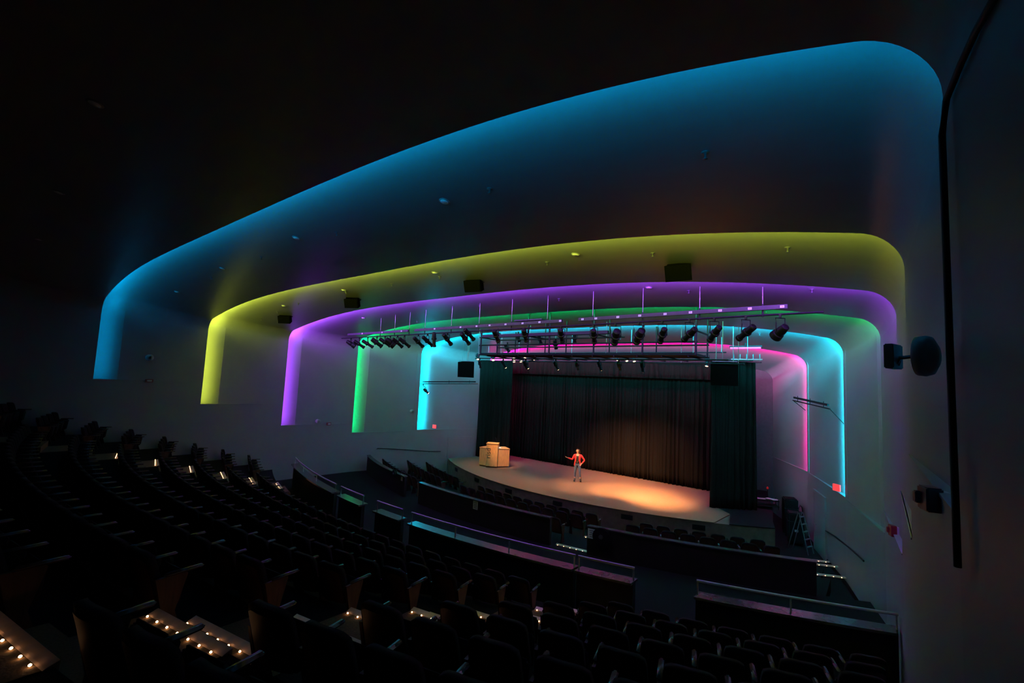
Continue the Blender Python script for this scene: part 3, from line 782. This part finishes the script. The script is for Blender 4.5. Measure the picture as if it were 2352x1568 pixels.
# long front pipe with its raceways
PA, PB = Vector((-21.85, 13.0, 1.835)), Vector((-.95, 12.02, 1.85))
def onpipe(px):
    best = None
    for k in range(401):
        p = PA.lerp(PB, k / 400); d = p.dot(CF); x = 1176 + FPX * p.dot(CR) / d
        if best is None or abs(x - px) < best[0]: best = (abs(x - px), p)
    return best[1]
fp = thing('lighting_pipe', 'long black pipe hung across the hall with a row of spotlights below it', 'pipe', (PA + PB) / 2)
c0 = (PA + PB) / 2
bm = B(); tube(bm, [PA - c0, PB - c0], .024, 8); obj('pipe', bm, 'metal', fp)
bvhs = []
dg = bpy.context.evaluated_depsgraph_get(); dg.update()
for c in ceils: bvhs.append(BVHTree.FromObject(c, dg))
def up_hit(p):
    zz = [h[0].z for h in (b.ray_cast(p, Vector((0, 0, 1))) for b in bvhs) if h[0] is not None]
    return min(zz) if zz else p.z + 1
for px in (873, 905, 940, 975, 1035, 1100, 1173, 1257, 1362, 1477, 1608, 1752):
    p = onpipe(px); z = up_hit(p)
    bm = B(); tube(bm, [p - c0, Vector((p.x, p.y, z)) - c0], .010, 6); obj('hanger_rod', bm, 'steel', fp)
    bm = B(); tube(bm, [p - c0 + Vector((0, 0, -.04)), p - c0 + Vector((0, 0, .27))], .02, 6); obj('hanger_bracket', bm, 'metal', fp)
for pa, pb, lab in ((800, 940, 'left'), (955, 1292, 'middle'), (1330, 1810, 'right')):
    a, b = onpipe(pa) + Vector((0, -.03, .17)), onpipe(pb) + Vector((0, -.03, .17))
    cc = (a + b) / 2; t = thing('cable_raceway', '%s section of dark violet-lit electrical raceway above the lighting pipe' % {'left': 'short left', 'middle': 'middle', 'right': 'long right'}[lab], 'raceway', cc, math.atan2((b - a).y, (b - a).x), 'raceways above the lighting pipe')
    bm = B(); box(bm, (0, 0, 0), ((b - a).length, .09, .10), bev=.004); obj('channel', bm, 'raceway', t)
    if lab == 'right': nums = ['18', '19', '20', '21', '22', '23', '24', '25', '26']; xs = [1342, 1370, 1420, 1473, 1530, 1590, 1654, 1722, 1797]
    elif lab == 'middle': nums = [str(9 + k) for k in range(8)]; xs = [1000, 1060, 1097, 1127, 1163, 1202, 1243, 1288]
    else: nums = [str(k + 1) for k in range(3)]; xs = [835, 880, 925]
    for s_, px in zip(nums, xs):
        p = onpipe(px) + Vector((0, -.03, .17)) - cc; u = p.dot((b - a).normalized())
        bm = B(); box(bm, (u, -.048, 0), (.085, .006, .055)); pl = obj('number_label', bm, 'label', t)
        text(s_, .05, 'ink', pl, Matrix.Translation((u, -.0515, 0)) @ Matrix.Rotation(PI / 2, 4, 'X'), 'number', .0005)
specs = [(806, .20), (826, .24), (845, .24), (866, .20), (885, .2), (897, .2), (913, .24), (930, .24), (962, .24), (983, .22), (998, .16), (1027, .18), (1068, .18), (1078, .02), (1140, .12), (1205, .14), (1290, .20), (1365, .26), (1413, .30), (1467, .30), (1520, .30), (1584, .30), (1643, .30), (1712, .30), (1790, .30)]
for i, (px, dz) in enumerate(specs):
    hk = onpipe(px); c = hk + Vector((0, .02, -dz - .10))
    tgt = (STG + Vector((random.uniform(-2, 2), 0, 0))) if i < len(specs) - 1 else Vector((-10, 20, ZS))
    if px == 998: tgt = c + Vector((0.1, .1, -2))
    lens = 'lampdim' if px in (1078, 1140, 1205, 1643, 1712) else None
    fixture(c, tgt, 'black stage spotlight on the long pipe, %s from its left end' % ORD[i], 'spotlights on the long pipe', lit=lens, hook=hk, L=.62 if i < 24 else .50, R=.085 if i not in (5, 3, 18, 19) else .11, hood=(i == 24 or i in (0, 5)))

# second position: lighting grid near the stage with catwalk
g = thing('lighting_catwalk', 'black steel catwalk frame hanging above the front of the stage', 'catwalk', (-9.8, 16.2, 1.2))
go = Vector((-9.8, 16.2, 1.2))
def gbar(name, a, b, r=.03, m='metal', sq=None):
    bm = B(); a, b = Vector(a) - go, Vector(b) - go
    if sq:
        d = b - a; mt_ = Matrix.Translation((a + b) / 2) @ d.to_track_quat('X', 'Z').to_matrix().to_4x4(); box(bm, (0, 0, 0), (d.length, sq[0], sq[1]), mtx=mt_)
    else: tube(bm, [a, b], r, 8)
    return obj(name, bm, m, g)
for y in (15.6, 16.9):
    for x in (-14.4, -13.4, -11.7, -10.6, -8.55, -6.6, -4.75):
        z1 = up_hit(Vector((x, y, 1.0)))
        gbar('post', (x, y, 1.18), (x, y, z1 if x in (-11.7, -10.6, -8.55, -4.75) else 2.35), .035 if y < 16 else .028)
    for z in (1.18, 1.62, 1.98):
        x1 = -7.9 if z > 1.9 else -4.7
        gbar('rail', (-14.5, y, z), (x1, y, z), .03)
gbar('walkway', (-14.4, 16.25, 1.20), (-4.8, 16.25, 1.20), sq=(1.3, .09), m='blackpaint')
gbar('beam', (-14.2, 15.5, 2.02), (-7.9, 15.5, 2.02), sq=(.10, .12))
for x in (-14.4, -11.7, -8.55, -4.75): gbar('cross_member', (x, 15.6, 1.98), (x, 16.9, 1.98), .03)
for x in [-14 + .9 * k for k in range(11)]: gbar('cross_member', (x, 15.6, 1.13), (x, 18.4, 1.13), .022)
gbar('hatch_frame', (-11.9, 15.2, 2.55), (-10.5, 15.2, 2.55), sq=(.7, .05), m='raceway')
def hung_pipe(x0, x1, y, z, label, rods):
    c = Vector(((x0 + x1) / 2, y, z)); t = thing('lighting_pipe', label, 'pipe', c, 0)
    bm = B(); tube(bm, [(x0 - c.x, 0, 0), (x1 - c.x, 0, 0)], .025, 8); obj('pipe', bm, 'metal', t)
    for x in rods:
        bm = B(); tube(bm, [(x - c.x, 0, 0), (x - c.x, 0, up_hit(Vector((x, y, z))) - z)], .012, 6); obj('hanger_rod', bm, 'steel', t)
hung_pipe(-16.5, -4.2, 17.5, 1.14, 'black pipe under the catwalk carrying spotlights aimed at the stage', (-16.3, -13, -9, -4.4))
hung_pipe(-15.8, -3.9, 18.5, 1.06, 'plain black pipe hung just behind the catwalk', (-15.6, -12.2, -9.0, -6.2, -4.1))
hung_pipe(-15.8, -3.9, 20.0, 1.28, 'plain black pipe hung farthest back, near the backdrop curtain top', (-15.6, -12.2, -9.0, -6.2, -4.1))
# bright lamps below the grid, aimed at the stage
lit = [(1098, 825), (1133, 827), (1157, 823), (1180, 823), (1181, 830), (1197, 830), (1205, 823), (1228, 825), (1398, 825), (1418, 827), (1440, 829), (1457, 830), (1623, 841)]
tg = [(-17.0, 19.6), (-15.5, 18.6), (-14.5, 18.4), (-13.5, 19.2), (-13.0, 18.2), (-12.5, 19.0), (-12.0, 18.4), (-11.0, 18.6), (-9.0, 18.4), (-8.2, 18.6), (-7.4, 19.0), (-7.0, 19.4), (-6.5, 19.6)]
for i, ((px, py), (tx, ty)) in enumerate(zip(lit, tg)):
    pl = gy(px, py, 21.3); tgt = Vector((tx, ty, ZS)); d = (tgt - pl).normalized(); c = pl - d * .20
    fixture(c, tgt, 'glowing stage spotlight before the curtain top, %s of the lit row from the left' % ORD[i], 'lit spotlights before the curtain top', lit='lamp', hook=Vector((c.x, 21.3, 1.68)), L=.40, R=.10 if i < 8 else .075, power=(650 if i < 8 else 420), angle=34)
hung_pipe(-19.6, -5.2, 21.3, 1.71, 'black pipe carrying the row of glowing spotlights before the curtain top', (-19, -13, -9, -5.4))
keys = [((-16.2, .98), (-17.3, 21.3), 2600, 20), ((-14.6, 1.0), (-12.2, 20.9), 2700, 24), ((-13.2, 1.0), (-11.0, 20.0), 3000, 34), ((-11.5, .98), (-9.6, 20.9), 9500, 36),
        ((-9.3, 1.0), (-8.2, 20.9), 9500, 36), ((-7.4, .98), (-7.6, 20.2), 6500, 34), ((-10.4, .98), (-11.6, 24.2), 5200, 46), ((-8.4, 1.0), (-9.8, 24.6), 4200, 46)]
for i, ((x, z), (tx, ty), e, an) in enumerate(keys):
    p_ = Vector((x, 17.55, z - .15)); fixture(p_, Vector((tx, ty, ZS)), 'spotlight aimed at the stage from the catwalk underside, %s in line' % ORD[i], 'spotlights under the catwalk', lit='lamp', hook=Vector((x, 17.5, 1.12)), L=.42, R=.07, power=e, angle=an)
for i, (px, py) in enumerate(((1165, 800), (1276, 792), (1207, 838), (1240, 780), (1190, 776), (1320, 778))):
    p = gy(px, py, 17.0); fixture(p, STG, 'unlit dark spotlight among the catwalk rails, %s from the left' % ORD[(0, 4, 2, 3, 1, 5)[i]], 'unlit spotlights in the catwalk', hook=p + Vector((0, 0, .28)) if p.z > 1.25 else Vector((p.x, 17.5, 1.14)), L=.4, lit='lampdim' if i == 2 else None)
# spotlight at the left wall
hk = gy(972, 884, 18.3); pl = gy(981, 901, 18.3); fixture(pl - Vector((.08, .02, -.08)), Vector((-17.5, 21.5, ZS)), 'glowing spotlight hanging at the left wall beside the cyan strip', 'wall spotlights', lit='lamp', hook=hk + Vector((0, 0, .05)), L=.40, R=.08, power=500, angle=60)

# wall-side pipes
def sidepipe(p0, p1, label, up=.12, brace=None):
    a, b = Vector(p0), Vector(p1); c = (a + b) / 2; t = thing('wall_pipe', label, 'pipe', c, 0, 'side pipes on the walls')
    bm = B(); tube(bm, [a - c, b - c], .022, 8); obj('pipe', bm, 'metal', t)
    d = (b - a); bm = B(); mt_ = Matrix.Translation(Vector((0, 0, up))) @ d.to_track_quat('X', 'Z').to_matrix().to_4x4(); box(bm, (0, 0, 0), (d.length * .92, .06, .07), mtx=mt_); obj('raceway', bm, 'metal', t)
    for k in (.15, .5, .85):
        p = a.lerp(b, k) - c; bm = B(); tube(bm, [p, p + Vector((0, 0, up + .09))], .012, 6); obj('bracket', bm, 'metal', t)
    if brace:
        for q in brace: bm = B(); tube(bm, [Vector(v) - c for v in q], .012, 6); obj('brace', bm, 'metal', t)
sidepipe(gy(965, 881, 18.5), gy(1098, 881, 20.6), 'black pipe with raceway running from the left wall cove to the curtain')
rA, rB = gy(1821, 919, 20.6), gy(1906, 939, 18.9)
sidepipe(rA, rB, 'black sloping pipe with raceway beside the right wall, before the pink wall', brace=[(rB, gy(1939, 974, 18.55)), (rA, gy(1850, 942, 20.9))])

# hanging loudspeakers
def loudspeaker(p, sz, rz, label, group, tilt=.25, top=None, frame_=True):
    t = thing('hanging_loudspeaker', label, 'loudspeaker', p, rz, group)
    w_, d_, h_ = sz
    bm = B(); prism(bm, [(-w_ / 2, -d_ / 2), (w_ / 2, -d_ / 2), (w_ * .30, d_ / 2), (-w_ * .30, d_ / 2)], -h_ / 2, h_ / 2, Matrix.Rotation(tilt, 4, 'X')); obj('cabinet', bm, 'speaker', t)
    bm = B(); box(bm, (0, -d_ / 2 - .008, 0), (w_ * .92, .012, h_ * .9), mtx=Matrix.Rotation(tilt, 4, 'X')); obj('grille', bm, 'speaker', t)
    if frame_:
        bm = B(); z = h_ / 2; zt = (top - p.z) if top else z + .16; zt = min(zt, z + .17)
        for sx in (-1, 1):
            for sy in (-1, 1): tube(bm, [(sx * w_ * .42 * (1 if sy < 0 else .7), sy * d_ * .38, z - .06), (sx * w_ * .42, sy * d_ * .38, zt)], .014, 6)
        for sy in (-1, 1): tube(bm, [(-w_ * .42, sy * d_ * .38, zt), (w_ * .42, sy * d_ * .38, zt)], .014, 6)
        for sx in (-1, 1): tube(bm, [(sx * w_ * .42, -d_ * .38, zt), (sx * w_ * .42, d_ * .38, zt)], .014, 6)
        tube(bm, [(0, 0, zt), (0, 0, (top - p.z) if top else zt + .1)], .02, 6)
        tube(bm, [(-w_ * .42, 0, zt), (w_ * .42, 0, zt)], .02, 6)
        obj('mounting_bracket', bm, 'speaker', t)
    return t
for i, (px, py, lb) in enumerate(((1563, 624, 'largest and rightmost'), (1092, 655, 'second from the right'), (812, 695, 'third from the right'), (657, 732, 'smallest and leftmost'))):
    p = gy(px, py, 9.6); loudspeaker(p, (.54, .40, .34), math.radians((4, 14, 30, 38)[i]), 'black loudspeaker under the yellow-green ceiling bay, %s of four' % lb, 'loudspeakers under the yellow-green ceiling', .35, up_hit(p + Vector((0, 0, .05))))
for px, py, lb, rod in ((1073, 848, 'left', 1076), (1664, 858, 'right', 1681)):
    p = gy(px, py, 19.0); t = loudspeaker(p, (.95, .6, .86), math.radians(30 if lb == 'left' else 12), 'large black array loudspeaker hung at the %s of the stage' % lb, 'large loudspeakers beside the stage', .12, None, False)
    z = up_hit(p)
    for sx in (-.3, .3) if lb == 'right' else (-.02, .05, -.3):
        bm = B(); tube(bm, [(sx, 0, .4), (sx, 0, z - p.z)], .016 if abs(sx) < .06 or lb == 'right' else .006, 6); obj('suspension_rod', bm, 'steel', t)
    bm = B(); box(bm, (0, 0, .46), (.9, .5, .02)); obj('top_plate', bm, 'steel', t)
pk = gy(1712, 799, 20.3)
t = thing('led_bar', 'short glowing magenta light bar below the cyan ceiling bay, right of the catwalk', 'light bar', pk, math.radians(0))
bm = B(); tube(bm, [(-.56, 0, 0), (.56, 0, 0)], .035, 8); obj('tube', bm, 'pinkled', t)
bm = B(); box(bm, (0, .03, .07), (1.2, .06, .06)); tube(bm, [(0, 0, .07), (0, 0, .20)], .03, 6); obj('housing', bm, 'metal', t)
# small rack of posts under the bar at the right top of the curtain
t = thing('fly_rail', 'short pale rail with pegs above the right end of the backdrop curtain', 'rail', gy(1715, 824, 21.3))
for k in range(5):
    bm = B(); tube(bm, [(-.5 + .25 * k, 0, -.06), (-.5 + .25 * k, 0, .20)], .02, 6); obj('peg', bm, 'steel', t)
bm = B(); box(bm, (0, 0, -.02), (1.2, .05, .05)); obj('bar', bm, 'steel', t)

# ------------------------------------------------------------------ ceiling fittings, placed on the real ceiling
def ceil_at(px, py):
    r = ray(px, py).normalized(); best = None
    for b in bvhs:
        h = b.ray_cast(Vector((0, 0, 0)), r)
        if h[0] is not None and (best is None or h[3] < best[2]): best = (h[0], h[1], h[3])
    return best
def orient(n):
    if n.z > 0: n = -n
    return n.to_track_quat('-Z', 'Y').to_euler()
dl = [(1021, 462, 'blue'), (681, 546, 'blue'), (511, 616, 'blue'), (407, 670, 'blue'), (1322, 584, 'yellow-green'), (999, 626, 'yellow-green'), (790, 666, 'yellow-green'), (652, 702, 'yellow-green'), (1491, 660, 'violet'), (835, 730, 'violet'), (218, 237, 'dark'), (135, 441, 'dark'), (88, 549, 'dark')]
for c_ in ('blue', 'yellow-green', 'violet', 'dark'):
    L_ = [d for d in dl if d[2] == c_]
    for i, (px, py, _) in enumerate(L_):
        h = ceil_at(px, py)
        if not h: continue
        t = thing('recessed_downlight', 'round recessed downlight in the %s ceiling bay, %s counted from the stage end' % (c_ if c_ != 'dark' else 'unlit rear', ORD[i]) if False else 'round recessed downlight in the %s ceiling bay, %s from the right' % (c_ if c_ != 'dark' else 'unlit rear', ORD[i]), 'ceiling light', h[0], 0, 'recessed ceiling downlights')
        t.rotation_euler = orient(h[1])
        bm = B(); lathe(bm, [(.095, -.014), (.10, -.004), (.10, .0)], 20); obj('trim_ring', bm, 'ceil', t, True)
        bm = B(); lathe(bm, [(.07, -.020), (.075, -.013)], 20, cap=True); obj('reflector', bm, 'white_led', t, True)
sp = [(1125, 433), (1620, 350), (774, 534), (601, 590), (486, 636), (1257, 602), (1499, 581), (1809, 568), (1010, 635), (900, 652), (795, 670), (686, 696), (637, 715), (600, 731), (1582, 667), (1865, 664), (1284, 686), (1101, 700), (958, 736), (1425, 776), (1745, 765), (1760, 712)]
sp.sort()
for i, (px, py) in enumerate(sp):
    h = ceil_at(px, py)
    if not h: continue
    t = thing('fire_sprinkler', 'small pendent fire sprinkler on the ceiling, %s of all counted from the left' % ORD[i], 'sprinkler', h[0], 0, 'ceiling sprinklers')
    bm = B(); lathe(bm, [(.05, 0), (.05, -.008), (.015, -.012), (.015, -.05)], 14); obj('escutcheon', bm, 'steel', t, True)
    bm = B(); lathe(bm, [(.012, -.05), (.012, -.07), (.03, -.075), (.03, -.08)], 10); obj('deflector', bm, 'steel', t, True)

# ------------------------------------------------------------------ wall fittings
def on_wall(px, py, side):
    """point on the lower or upper side wall along the line of sight"""
    r = ray(px, py); last = None
    for k in range(6000):
        p = r * (1 + k * .006)
        y = p.y
        if y < ED[0][0]: wd = ED[0][1] + .1 * (ED[0][0] - y)
        else:
            wd = ED[-1][1]
            for e0, e1 in zip(ED, ED[1:]):
                if e0[0] <= y <= e1[0]: wd = lerp(e0[1], e1[1], (y - e0[0]) / (e1[0] - e0[0]))
        if (side < 0 and p.x < XM - wd) or (side > 0 and p.x > XM + wd): return p
    return p
def wallthing(px, py, side, label, cat, name, off=.05, group=None):
    p = on_wall(px, py, side); p = p - Vector((side * off, 0, 0))
    return thing(name, label, cat, p, math.radians(90 if side > 0 else -90), group)
for px, py, sd, lab, r in ((343, 821, -1, 'dome speaker with a green light on the wall of the blue bay', .13), (729, 967, -1, 'white dome speaker on the wall between the violet and green strips', .11), (945, 944, -1, 'white dome speaker on the wall between the green and cyan strips', .11)):
    t = wallthing(px, py, sd, lab, 'wall speaker', 'wall_speaker', .02, 'dome speakers on the left wall')
    bm = B(); mt_ = Matrix.Rotation(PI / 2, 4, 'X'); lathe(bm, [(r, -.09), (r, .02), (r * .8, .08), (r * .4, .12), (.01, .13)], 18, mt_); obj('dome', bm, 'white', t, True)
    bm = B(); box(bm, (0, .06, 0), (r * .8, .06, r * .8)); obj('mount', bm, 'white', t)
    if px == 343: bm = B(); lathe(bm, [(.02, 0), (.02, .01)], 10, Matrix.Translation((0, -.10, -r * .75)) @ mt_); obj('indicator_light', bm, 'green', t)
def sign(px, py, sd, lab, s, m, group, word='EXIT', name='exit_sign', cat='sign', rz=None, off=.05):
    t = wallthing(px, py, sd, lab, cat, name, off, group)
    if rz is not None: t.rotation_euler = (0, 0, rz)
    bm = B(); box(bm, (0, 0, 0), (s[0], .06, s[1]), bev=.008); obj('housing', bm, m, t)
    bm = B(); box(bm, (0, .03, 0), (s[0] * .6, .05, s[1] * .5)); obj('bracket', bm, 'white', t)
sign(989, 978, -1, 'glowing red sign at the foot of the cyan strip on the left wall', (.30, .22), 'exit', 'red exit signs', rz=math.radians(0), off=.35)
sign(754, 973, -1, 'dark red alarm box on the ledge between the violet and green strips', (.24, .15), 'exitdim', 'red alarm boxes', name='alarm_strobe', cat='alarm')
sign(342, 874, -1, 'dark red alarm box on the ledge of the blue bay', (.26, .13), 'exitdim', 'red alarm boxes', name='alarm_strobe', cat='alarm')
sign(1932, 1121, 1, 'glowing red sign at the foot of the cyan strip on the right wall', (.26, .22), 'exit', 'red exit signs', rz=math.radians(-38), off=.12)
def alarm_near(px, py, lab, dist, sz):
    p = ray(px, py).normalized() * dist; t = thing('alarm_strobe', lab, 'alarm', p, math.radians(-70), 'red alarm boxes')
    bm = B(); box(bm, (0, 0, 0), sz, bev=.01); obj('housing', bm, 'exitdim', t)
    bm = B(); box(bm, (-sz[0] * .3, -sz[1] * .6, 0), (sz[0] * .35, sz[1] * .4, sz[2] * .5), bev=.008); obj('strobe_lens', bm, 'exitdim', t)
    bm = B(); box(bm, (0, sz[1] * .7, 0), (sz[0] * .7, sz[1] * .6, sz[2] * .7)); obj('back_box', bm, 'white', t)
wl = on_wall(2052, 1220, 1); alarm_near(2050, 1218, 'dark red alarm box on the right wall in the violet light', wl.length - .12, (.16, .10, .22))
wl = on_wall(2140, 1145, 1); alarm_near(2137, 1145, 'large dark red alarm box on the near right wall', min(wl.length - .2, 4.6), (.14, .10, .17))
p = ray(2137, 817).normalized() * 3.62
t = thing('wall_speaker', 'large round speaker on a bracket at the near right wall', 'wall speaker', p, math.radians(72))
mt_ = Matrix.Rotation(PI / 2, 4, 'X')
bm = B(); lathe(bm, [(.05, -.07), (.115, -.06), (.12, -.02), (.11, .01), (.06, .035), (.01, .04)], 20, mt_); obj('dome', bm, 'white', t, True)
bm = B(); tube(bm, [(0, .06, 0), (0, .14, -.01), (.02, .16, -.05)], .012, 6); obj('bracket', bm, 'steel', t)
bm = B(); box(bm, (.02, .18, 0), (.16, .05, .15), bev=.006); obj('back_box', bm, 'white', t)

# black cable along the near right wall
def nearwall(px, py, dist=None):
    p = on_wall(px, py, 1); return p
cab = []
for px, py in ((2190, 1300), (2184, 1150), (2178, 980), (2172, 820), (2167, 640), (2164, 480), (2160, 360), (2168, 310)):
    p = on_wall(px, py, 1); cab.append(Vector((XM + ED[0][1] - .03, 3.5, p.z * 3.5 / p.y)))
for px, py in ((2190, 225), (2226, 140), (2262, 65), (2300, 0), (2330, -50)):
    cab.append(on_wall(px, py, 1) - Vector((.03, 0, 0)))
bm = B(); tube(bm, cab, .017, 8)

tag(obj('wall_cable', bm, 'conduit', smooth=True), 'thick black cable running down the near right wall', 'cable')
# handrails on the side walls
def wallrail(pts, label):
    c = pts[len(pts) // 2]; t = thing('wall_handrail', label, 'handrail', c, 0, 'handrails fixed to the side walls')
    bm = B(); tube(bm, [p - c for p in pts], .022, 8); obj('rail', bm, 'metal', t)
    for k in range(0, len(pts), 2):
        p = pts[k] - c; s = -1 if pts[k].x < XM else 1
        bm = B(); tube(bm, [p, p + Vector((s * .08, 0, -.05))], .012, 6); obj('bracket', bm, 'metal', t)
wallrail([on_wall(a, b, -1) + Vector((.08, 0, 0)) for a, b in ((865, 1029), (895, 1030), (930, 1032), (955, 1034), (985, 1036), (1010, 1036))], 'dark handrail on the left wall below the ledge near the stage')
wallrail([on_wall(a, b, 1) - Vector((.08, 0, 0)) for a, b in ((1903, 1220), (1925, 1233), (1946, 1250), (1968, 1268), (1985, 1283), (1992, 1290))], 'dark handrail on the right wall above the lit pit steps')
# doors in the lower walls by the stage
def door(k, ya, yb, sg):
    def pt(y): 
        e0, e1 = ED[4], ED[5]; return Vector((XM + sg * (lerp(e0[1], e1[1], (y - e0[0]) / (e1[0] - e0[0])) - .02), y, -5.9))
    a, b = pt(ya), pt(yb); d = b - a; L = d.length; c = (a + b) / 2
    t = bpy.data.objects.new('door_%d' % k, None); COL.objects.link(t); tag(t, kind='structure'); t.location = c; t.rotation_euler = (0, 0, math.atan2(d.y, d.x))
    bm = B(); box(bm, (0, 0, 1.08), (L, .05, 2.16)); obj('door_leaf', bm, 'paint', t)
    bm = B()
    for x in (-L / 2 - .05, L / 2 + .05): box(bm, (x, 0, 1.12), (.10, .09, 2.24))
    box(bm, (0, 0, 2.22), (L + .2, .09, .10)); obj('door_frame', bm, 'paint', t)
    bm = B(); tube(bm, [(L * .4, .06 * sg, 1.0), (L * .25, .06 * sg, 1.0)], .015, 6); obj('door_handle', bm, 'steel', t)
door(1, 20.6, 22.0, 1); door(2, 20.6, 22.0, -1)

# ------------------------------------------------------------------ offstage right: cases, ladder, chair, papers
def case(px, py, s, rz, lab, z=-5.9, pos=None):
    p = Vector((pos[0], pos[1], z)); t = thing('road_case', lab, 'case', (p.x, p.y, z), rz, 'black equipment cases by the right wall')
    bm = B(); box(bm, (0, 0, s[2] / 2 + .08), s, bev=.04); obj('body', bm, 'blackpaint', t)
    bm = B(); box(bm, (0, 0, s[2] * .72 + .08), (s[0] + .01, s[1] + .01, .03)); obj('lid_seam', bm, 'steel' if False else 'metal', t)
    for sx in (-1, 1):
        for sy in (-1, 1):
            bm = B(); lathe(bm, [(.04, -.02), (.04, .02)], 10, Matrix.Translation((sx * s[0] * .4, sy * s[1] * .4, .04)) @ Matrix.Rotation(PI / 2, 4, 'X')); obj('caster', bm, 'metal', t)
    bm = B(); box(bm, (0, -s[1] / 2 - .01, s[2] * .5), (.12, .02, .08)); obj('latch', bm, 'white', t)
case(0, 0, (.55, .60, 1.15), .25, 'black upright equipment case on the floor right of the stage, nearest the step ladder', pos=(-2.78, 22.1))
case(0, 0, (.50, .60, 1.45), .35, 'tallest black equipment case, behind the other one right of the stage', pos=(-3.12, 23.3))
p = Vector((-2.15, 21.1, -5.9))
t = thing('step_ladder', 'folded metal step ladder leaning at the right wall by the black cases', 'ladder', (p.x, p.y, -5.9), math.radians(70))
for sx in (-.2, .2):
    bm = B(); tube(bm, [(sx, 0, 0), (sx * .7, .35, 1.45)], .02, 6); obj('side_rail', bm, 'steel', t)
    bm = B(); tube(bm, [(sx, .75, 0), (sx * .7, .38, 1.45)], .018, 6); obj('rear_leg', bm, 'steel', t)
for k in range(5):
    f = (k + 1) / 5.6; bm = B(); box(bm, (0, .35 * f, 1.45 * f), (.38 - .1 * f, .08, .02)); obj('tread', bm, 'steel', t)
bm = B(); tube(bm, [(-.14, .36, 1.45), (-.12, .37, 1.62), (0, .38, 1.70), (.12, .37, 1.62), (.14, .36, 1.45)], .02, 6); obj('top_hoop', bm, 'metal', t)
p = gz(1760, 1165, -4.9)
t = thing('equipment_cart', 'low cart cluttered with cables and pale sheets behind the right side curtain', 'cart', (p.x, p.y, -4.9), .4)
bm = B(); box(bm, (0, 0, .35), (.9, .5, .03), bev=.005); obj('top_shelf', bm, 'metal', t)
bm = B(); box(bm, (0, 0, .12), (.9, .5, .03), bev=.005); obj('bottom_shelf', bm, 'metal', t)
for sx in (-.42, .42):
    for sy in (-.22, .22): bm = B(); tube(bm, [(sx, sy, 0), (sx, sy, .42)], .015, 6); obj('leg', bm, 'metal', t)
for k, (dx, dy, rz, lab) in enumerate(((-.2, -.05, .3, 'left'), (.15, .05, -.2, 'middle'), (.3, -.15, .8, 'right'))):
    q = Vector((p.x, p.y, -4.9 + .368 + .012 * k)) + Matrix.Rotation(.4, 3, 'Z') @ Vector((dx, dy, 0))
    o = B(); box(o, (0, 0, 0), (.30, .21, .01)); oo = obj('paper_sheet', o, 'skyblue', loc=q); oo.rotation_euler = (0, 0, rz); tag(oo, 'pale sheet of paper lying on the cart offstage, %s one' % lab, 'paper', 'papers on the cart')
rp = gz(1763, 1120, -4.3); bm = B(); lathe(bm, [(.04, -.05), (.05, 0), (.03, .05)], 12)
o = obj('indicator_lamp', bm, mat('red_indicator', (.5, 0, 0), .4, emit=(1, .03, .03), es=.15), loc=rp); tag(o, 'small red indicator lamp above the cluttered cart offstage', 'lamp')
bm = B(); lathe(bm, [(.10, -.62), (.02, -.6), (.015, -.05)], 10); obj('stand', bm, 'metal', o)
